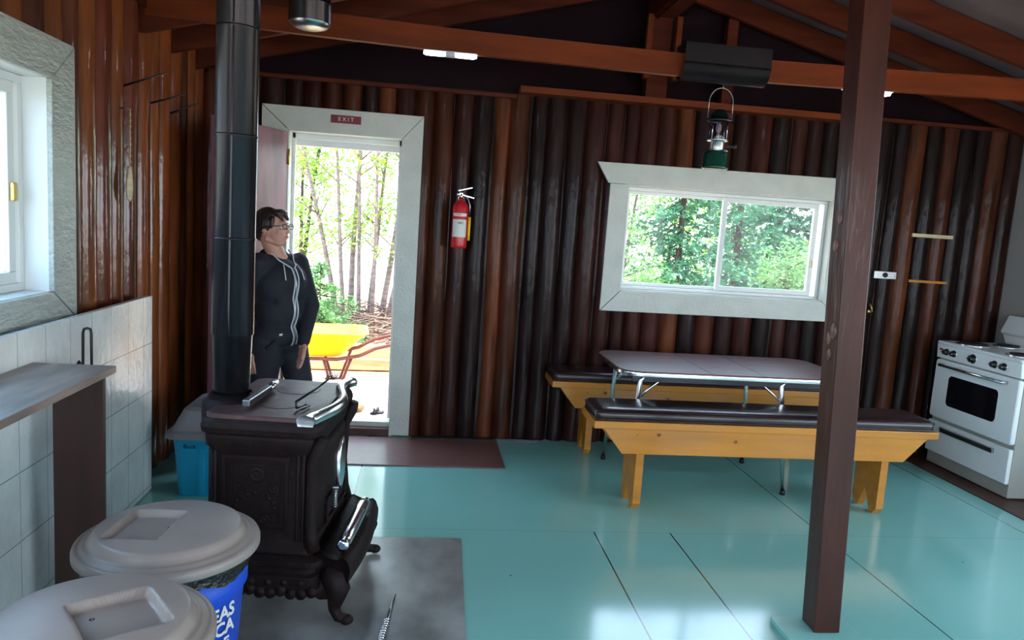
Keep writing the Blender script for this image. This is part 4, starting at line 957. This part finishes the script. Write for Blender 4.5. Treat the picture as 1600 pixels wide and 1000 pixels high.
# folds
random.seed(3)
for k in range(16):
    z = rnd(.72, 1.1); a = rnd(-.12, .12); jk.append(('c', B(.10+rnd(-.01, .01), a, z), .014, B(.085, a+rnd(-.08, .08), z+rnd(-.06, .06)), .012))
jacket = blob('jacket', jk, .007, 'navy', pr_, smooth=4)
dg = bpy.context.evaluated_depsgraph_get()
def bvh(o): return BVHTree.FromPolygons([v.co for v in o.data.vertices], [tuple(p.vertices) for p in o.data.polygons])
bv = bvh(jacket); tors = blob('tmp', torso_n, .007, 'navy', pr_, smooth=4); bt = bvh(tors); bpy.data.objects.remove(tors)
def on_jacket(l, z, off=.003, n=None):
    o_ = B(.6, l, z); hit = bt.ray_cast(o_, -F)
    return (hit[0]+F*off) if hit[0] is not None else B(.13, l, z)
zz = [1.165-.0155*i for i in range(31)]
for dl in (-.012, .014):
    MB().tube([on_jacket(dl+.004*math.sin(i*.5), z) for i, z in enumerate(zz)], .0042, 6).build('zip_trim', 'piping', jacket)
MB().tube([on_jacket(.001, z, .001) for z in zz], .004, 6).build('zip', 'steel', jacket)
for sgn in (-1, 1):
    MB().tube([B(-.03, sgn*.078, 1.262), B(.02, sgn*.070, 1.235), on_jacket(sgn*.052, 1.205, .006), on_jacket(sgn*.03, 1.18, .006), on_jacket(sgn*.010, 1.165, .004)], .0042, 6).build('hood_trim', 'piping', jacket)
    MB().tube([on_jacket(sgn*.045, 1.19, .006), on_jacket(sgn*.062, 1.15, .006), on_jacket(sgn*.068, 1.10, .006)], .0032, 6).build('drawstring', 'piping', jacket)
MB().box((-.012, -.002, -.006), (.012, .002, .006), Matrix.Translation(on_jacket(-.085, .79, .002)) @ Matrix.Rotation(math.atan2(Lf.y, Lf.x), 4, 'Z')).build('hem_tag', 'piping', jacket)
p_ = bv.ray_cast(Vector((-.962, 3.5, 1.085)), Vector((0, 1, 0)))[0]
if p_ is not None: MB().lathe([(.020, 0), (.020, .002), (.016, .002), (.016, 0)], 20, Matrix.Translation(p_+Vector((0, -.004, 0))) @ Matrix.Rotation(PI/2, 4, 'X')).build('sleeve_emblem', 'piping', jacket)
# hair: cap, fringe, pony tail
hr = [('e', H(-.024, 0, .034), (.090, .080, .088), HR), ('e', H(-.070, 0, -.010), (.045, .062, .065), HR), ('e', H(.050, 0, .082), (.042, .055, .026), HR),
      ('e', H(-.02, -.064, .024), (.052, .018, .048), HR), ('e', H(-.02, .064, .024), (.052, .018, .048), HR), ('c', H(.066, -.03, .074), .016, H(.084, -.030, .044), .009), ('c', H(.068, .02, .074), .016, H(.086, .02, .048), .009),
      ('e', H(-.125, 0, .0), (.032, .030, .032), HR), ('c', H(-.135, 0, -.01), .026, H(-.142, .01, -.07), .020), ('c', H(-.142, .01, -.07), .020, H(-.135, .01, -.125), .008),
      ('c', H(.040, -.060, .050), .012, H(.035, -.068, .0), .006)]
blob('hair', hr, .0045, 'hair', pr_, smooth=3)
gl = MB()
for s in (-1, 1):
    pts = [H(.098+.001*math.cos(a), s*.032+.023*math.cos(a), .006+.015*math.sin(a)) for a in [2*PI*i/16 for i in range(17)]]
    gl.tube(pts, .0022, 6, cap=False)
    gl.tube([H(.097, s*.055, .010), H(.06, s*.072, .010), H(-.01, s*.080, .006)], .0022, 6)
gl.tube([H(.099, -.010, .010), H(.101, 0, .014), H(.099, .010, .010)], .002, 6)
gl.build('glasses', 'black', pr_)
for s in (-1, 1):
    m = MB().sphere(H(.074, s*.031, .006), .0115, 10); e_ = m.build('eye', 'paper', pr_)
    MB().sphere(H(.0835, s*.031, .006), .0045, 8).build('iris', 'black', e_)
MB().tube([H(.0905, -.019, -.0520), H(.0935, 0, -.0515), H(.0905, .019, -.0520)], [.002, .0035, .002], 8).build('lips', mat('lips', (168, 92, 88), .5), pr_)

# ================================================================== OUTSIDE
def gz(x, y):
    if y < 5: return -.30
    h = -.16+.30*max(0, min(1, (y-8.6)/3))**1.3
    return h+.05*noise.noise(Vector((x*.6, y*.6, 0)))*max(0, min(1, (y-6.5)/3))-(.5*max(0, (y-15)/6) if x < 3.0 else 0)
vs = []; fs = []; nx, ny = 80, 70
for i in range(ny+1):
    for j_ in range(nx+1):
        x = -14+34*j_/nx; y = -12+34*i/ny
        vs.append((x, y, min(gz(x, y), -.14) if y < 6.9 else gz(x, y)))
for i in range(ny):
    for j_ in range(nx): fs.append((i*(nx+1)+j_, i*(nx+1)+j_+1, (i+1)*(nx+1)+j_+1, (i+1)*(nx+1)+j_))
o = MB().add(vs, fs, True).build('ground', 'ground'); o['kind'] = 'structure'
o = MB().box((-200, 16, -1.6), (200, 320, -1.2)).build('lake', 'lake'); tag(o, 'pale bright lake water seen beyond the birches through the door', 'lake', kind='stuff')
m = MB()
for i in range(13): m.box((-2.2, 5.20+.133*i, -.09), (1.6, 5.20+.133*i+.127, -.05))
m.box((-2.2, 5.2, -.14), (1.6, 6.9, -.091)); o = m.build('porch_deck', 'deck'); o['kind'] = 'structure'

# lumber
for k, (a, b, wd, ht, lab) in enumerate((((-1.2, 8.30), (.9, 8.45), .16, .12, 'long pale sawn timber lying behind the wheelbarrow, farthest one'), ((-1.4, 7.95), (.6, 8.12), .20, .09, 'pale sawn timber lying on sand behind the wheelbarrow handles'), ((-.75, 7.80), (1.1, 7.60), .07, .07, 'thin pale timber lying slanted beside the wheelbarrow leg'))):
    z = -.16+ht/2+[.16, .0, .09][k]
    if k == 0: z = -.05
    o = MB().bar((a[0], a[1], z if k != 1 else -.11), (b[0], b[1], z if k != 1 else -.11), wd, ht if k else .2).build('timber', 'lumber', bevel=.006); tag(o, lab, 'timber', 'timbers behind the wheelbarrow')
# wheelbarrow
t = thing('wheelbarrow', 'yellow wheelbarrow with rusty tube handles standing outside the open door', 'wheelbarrow', (-1.05, 7.2, -.14))
WT = Matrix.Translation((-1.05, 7.25, 0)) @ Matrix.Rotation(math.radians(6), 4, 'Z')
vs = []; R_ = [(-.40, .02, .12, .10), (-.44, .08, .16, .11), (-.62, .33, .30, .36), (-.655, .345, .33, .372), (-.64, .338, .315, .374)]
mb = MB(); rr_ = [(-.30, .27, -.15, .15, .08, .13), (-.34, .31, -.17, .17, .09, .15), (-.50, .50, -.30, .30, .10, .36), (-.535, .535, -.335, .335, .11, .37), (-.535, .535, -.335, .335, .11, .378), (-.50, .50, -.30, .30, .10, .378), (-.48, .48, -.28, .28, .10, .36), (-.32, .29, -.155, .155, .08, .165)]
mb.rings(rr_, 6, WT, True); mb.build('tub', 'wall_y', t)
for s in (-1, 1):
    m = MB(); m.tube([WT @ Vector(p) for p in ((-.70, s*.03, .02), (-.30, s*.10, .10), (.25, s*.20, .115), (.45, s*.24, .16), (.60, s*.26, .24), (.78, s*.27, .29), (1.05, s*.27, .31))], .018, 10); hh = m.build('handle', 'rust', t)
    m = MB(); m.tube([WT @ Vector((.93, s*.27, .30)), WT @ Vector((1.08, s*.27, .315))], .023, 10); m.build('grip', 'rust', hh)
    m = MB(); m.tube([WT @ Vector(p) for p in ((.12, s*.18, .11), (.20, s*.20, -.155), (.28, s*.20, -.155), (.38, s*.22, .14))], .014, 8); m.build('leg', 'rust', t)
m = MB(); tm = WT @ Matrix.Translation((-.72, 0, .02)) @ Matrix.Rotation(PI/2, 4, 'X')
m.lathe([(.10, -.035), (.15, -.045), (.18, -.03), (.19, 0), (.18, .03), (.15, .045), (.10, .035)], 28, tm); wh = m.build('tyre', 'black', t)
MB().lathe([(.0005, -.02), (.10, -.03), (.10, .03), (.0005, .02)], 20, tm).build('rim', 'wall_y', wh)
# shoes left on the deck
t = thing('boot', 'tan worn boot left on the bright deck just outside the door', 'boot', (-.49, 5.78, -.05))
blob('boot_body', [('c', (-.53, 5.74, -.012), .036, (-.45, 5.82, -.016), .032), ('c', (-.53, 5.74, .0), .034, (-.54, 5.73, .05), .036)], .006, mat('tan_leather', (150, 118, 84), .8, var=.5, scale=(40, 40, 40), bump=.5), t, 2)
t = thing('sandal', 'dark sandal lying on the bright deck beside the tan boot', 'shoe', (-0.330, 5.740, -.05))
blob('sole', [('c', (-0.360, 5.730, -.038), .010, (-0.270, 5.770, -.038), .010), ('c', (-0.360, 5.750, -.038), .010, (-0.270, 5.790, -.038), .010)], .004, 'shoe', t, 1)
MB().tube([(-0.315, 5.715, -.035), (-0.315, 5.740, .0), (-0.310, 5.780, .0), (-0.305, 5.805, -.035)], .008, 8).tube([(-0.340, 5.720, -.035), (-0.340, 5.740, -.005), (-0.340, 5.770, -.005), (-0.330, 5.795, -.035)], .007, 8).build('strap', 'shoe', t)

# ---- plants
def leaf(mb, p, s, nrm=None):
    a = Vector((rnd(-1, 1), rnd(-1, 1), rnd(-.7, .7))).normalized(); b = Vector((rnd(-1, 1), rnd(-1, 1), rnd(-1, 1))); b = (b-a*b.dot(a)).normalized()
    a *= s; b *= s*.42; p = Vector(p)
    mb.v += [p-a, p+b, p+a, p-b]; mb.c += [mb.col]*4; n_ = len(mb.v); mb.f.append([n_-4, n_-3, n_-2, n_-1]); mb.sm.append(False)
def trunk_path(base, h, lean, k=9, wob=.06):
    pts = []; q = Vector(base); 
    for i in range(k+1):
        t_ = i/k; pts.append(Vector(base)+Vector((lean[0]*t_**1.2, lean[1]*t_, h*t_))+Vector((noise.noise(Vector((base[0]*5, t_*2.5, 1))), noise.noise(Vector((base[0]*5, t_*2.5, 7))), 0))*wob*(t_+.15))
    return pts
def at(pts, t_):
    x = t_*(len(pts)-1); i = min(int(x), len(pts)-2); return pts[i].lerp(pts[i+1], x-i)
random.seed(21)
bx, by = -.70, 10.2
t = thing('birch_clump', 'clump of slender pale birch trunks with sparse green leaves outside the door', 'tree', (bx, by, gz(bx, by)))
lv = MB(); ly_ = MB()
specs = [(-.36, 0, 3.9, -.35, 0), (-.30, .25, 4.2, .05, .3), (-.16, .0, 4.3, -.15, 0), (-.05, .2, 3.9, .30, .1), (.02, -.1, 4.4, .02, -.1), (.12, .1, 4.0, .55, .2), (.20, -.05, 4.2, .95, 0), (.28, .2, 3.6, .75, .3), (-.45, .1, 3.2, -.8, .1)]
for (ox, oy, h, lx_, ly2) in specs:
    base = (bx+ox, by+oy, gz(bx+ox, by+oy)-.05); pts = trunk_path(base, h, (lx_, ly2)); r_ = rnd(.030, .048)
    m = MB(); m.tube(pts, [r_*(1-.75*i/9) for i in range(10)], 8)
    for k in range(11):
        tt = rnd(.22, .98); p0 = at(pts, tt); a = rnd(0, 2*PI); L = rnd(.35, .9)*(1.15-tt*.5); e = p0+Vector((math.cos(a)*L, math.sin(a)*L*.8, L*rnd(.25, .8))); mid = p0.lerp(e, .5)+Vector((0, 0, .05))
        m.tube([p0, mid, e], [r_*.33, r_*.2, .003], 5)
        for q in range(46):
            s_ = rnd(.35, 1.1); c0 = p0.lerp(e, s_)+Vector((rnd(-.16, .16), rnd(-.16, .16), rnd(-.20, .12)))
            leaf(lv if random.random() < .8 else ly_, c0, rnd(.024, .048))
    m.build('trunk', 'birch', t)
lv.build('foliage', 'leaf', t); ly_.build('yellow_foliage', 'leafy', t)  # a random share of the leaves is yellower
def conifer(base, h, rad, m_leaf, label, bare=.08, dens=1.0, droop=.25, name='spruce_tree', lean=0, nl=.05, group='conifers outside the window'):
    t = thing(name, label, 'tree', base, 0, group); b = Vector(base)
    m = MB(); m.tube([b, b+Vector((lean*.5, 0, h*.5)), b+Vector((lean, 0, h))], [.022*h*.6, .016*h*.6, .004], 8)
    fo = MB(); nb = int(h*22*dens)
    for i in range(nb):
        z = bare+(1-bare)*(i+rnd(0, 1))/nb; L = rad*(1-z)**.8*rnd(.75, 1.1)+.05; a = rnd(0, 2*PI); p0 = b+Vector((lean*z, 0, h*z))
        e = p0+Vector((math.cos(a)*L, math.sin(a)*L, -L*droop+.1*L)); mid = p0.lerp(e, .55)+Vector((0, 0, -L*droop*.25))
        m.tube([p0, mid, e], [.009, .006, .002], 4)
        d = (e-p0).normalized(); sd_ = Vector((-d.y, d.x, 0))
        for q in range(int(52*L/.6*dens)+8):
            s_ = rnd(.12, 1.05); c0 = p0.lerp(e, s_) if s_ > .5 else p0.lerp(mid, s_*1.8)
            w_ = (1.1-s_)*L*.38; c0 = c0+sd_*rnd(-w_, w_)+Vector((0, 0, rnd(-.07, .03)))
            leaf(fo, c0, rnd(nl*.7, nl*1.3))
    m.build('trunk', 'bark', t); fo.build('needles', m_leaf, t); return t
def bushy(base, h, rad, m_leaf, label, n=2600, name='leafy_tree', cat='tree', s=.035, trunks=3, group='leafy trees outside the window', low=.15):
    t = thing(name, label, cat, base, 0, group); b = Vector(base); fo = MB(); m = MB()
    tips = []
    for k in range(trunks):
        pts = trunk_path((b.x+rnd(-.1, .1)*trunks*.5, b.y+rnd(-.1, .1), b.z), h*rnd(.75, .98), (rnd(-.5, .5)*rad, rnd(-.3, .3)*rad))
        m.tube(pts, [.03*h/3*(1-.8*i/9) for i in range(10)], 7)
        for q in range(16):
            tt = rnd(low, 1); p0 = at(pts, tt); a = rnd(0, 2*PI); L = rad*rnd(.4, 1)*(1.1-tt*.6); e = p0+Vector((math.cos(a)*L, math.sin(a)*L, L*rnd(.1, .6))); m.tube([p0, e], [.009, .002], 4); tips.append((p0, e))
    for q in range(n):
        p0, e = random.choice(tips); c0 = p0.lerp(e, rnd(.3, 1.1))+Vector((rnd(-1, 1), rnd(-1, 1), rnd(-1, 1)))*rad*.17
        leaf(fo, c0, rnd(s*.7, s*1.3))
    m.build('stems', 'bark', t); fo.build('foliage', m_leaf, t); return t
G = lambda x, y: (x, y, gz(x, y)-.03)
random.seed(5)
# seen through the door
conifer(G(-1.25, 9.2), 1.05, .75, 'bluespruce', 'small bushy green spruce beside the birch clump outside the door', bare=.0, dens=2.4, droop=.15, nl=.028, group='small trees outside the door')
bushy(G(.35, 11.5), 1.3, .5, 'broad', 'low green sapling to the right of the birch clump', n=500, trunks=2, name='sapling', group='small trees outside the door')
bushy(G(-2.0, 12.2), 4.0, 1.0, 'leaf', 'loose green leafy tree behind the birch clump to the left', n=4000, trunks=3, group='small trees outside the door')
bp = MB(); random.seed(9)
for k in range(420):
    x = rnd(-1.9, .7); y = rnd(9.0, 10.9); z = gz(x, y)+rnd(0, .28)*math.exp(-((x+.3)/1.0)**2); a = rnd(0, PI); L = rnd(.1, .45)
    bp.tube([(x-math.cos(a)*L, y-math.sin(a)*L*.5, z-rnd(-.08, .08)), (x, y, z+rnd(0, .03)), (x+math.cos(a)*L, y+math.sin(a)*L*.5, z+rnd(-.08, .12))], [.012, .010, .004], 4)
o = bp.build('brush_pile', 'twig'); tag(o, 'tangle of dead grey brown sticks at the foot of the birch clump', 'brush', kind='stuff')
gr = MB()
for k in range(1500):
    x = rnd(-2.5, 1.0); y = rnd(8.5, 11.5); leaf(gr, (x, y, gz(x, y)+.02), rnd(.015, .035))
o = gr.build('leaf_litter', 'twig'); tag(o, 'fallen leaves and chips strewn on the sandy ground', 'leaf litter', kind='stuff')
# seen through the back window
random.seed(11)
conifer(G(3.55, 10.2), 4.3, 1.10, 'spruce', 'tall dark green spruce in the left pane of the back window', bare=.05, dens=1.15, droop=.5, nl=.045)
conifer(G(5.0, 11.6), 5.0, 1.1, 'spruce', 'slim dark spruce behind the middle bar of the back window', bare=.05, dens=1.0, droop=.4, nl=.05)
conifer(G(6.0, 9.8), 3.5, 1.25, 'pale', 'pale olive conifer filling the middle of the right window pane', bare=.0, dens=1.8, droop=.1, nl=.045)
conifer(G(7.9, 11.0), 3.6, 1.3, 'pale', 'pale yellowish conifer at the right edge of the right window pane', bare=.0, dens=1.7, droop=.1, nl=.05)
conifer(G(8.0, 14.0), 5.6, 1.4, 'spruce', 'distant dark spruce high behind the pale conifers', bare=.05, dens=1.1, droop=.4, nl=.06)
conifer(G(6.6, 13.5), 5.0, 1.2, 'spruce', 'distant dark spruce showing between the two pale conifers', bare=.05, dens=1.1, droop=.4, nl=.06)
bushy(G(2.45, 9.3), 3.4, .75, 'broad', 'bright leafy tree at the left edge of the left window pane', n=4200, trunks=2, s=.03)
bushy(G(4.35, 8.4), 1.7, .75, 'bluespruce', 'low green bush below the spruce in the left window pane', n=5200, name='green_bush', cat='bush', trunks=4, low=.0, s=.03)
bushy(G(2.9, 14.0), 3.4, 1.5, 'leaf', 'pale green leafy tree far behind the spruce to its left', n=5200, trunks=3, s=.04)
bushy(G(4.9, 15.0), 3.6, 1.6, 'leaf', 'pale green leafy tree far behind the spruce to its right', n=5200, trunks=3, low=.0, s=.045)
bushy(G(9.5, 14.5), 4.0, 1.9, 'broad', 'dense broad leafy tree far behind at the right of the window', n=6200, trunks=4, low=.0, s=.05)
bushy(G(7.0, 16.5), 4.0, 1.9, 'broad', 'dense broad leafy tree farthest behind the pale conifers', n=6200, trunks=4, low=.0, s=.055)
# outside the left window
bushy(G(-5.2, 8.0), 3.5, 1.2, 'broad', 'leafy green tree out beyond the left window', n=1200, trunks=3, group='trees beyond the left window')
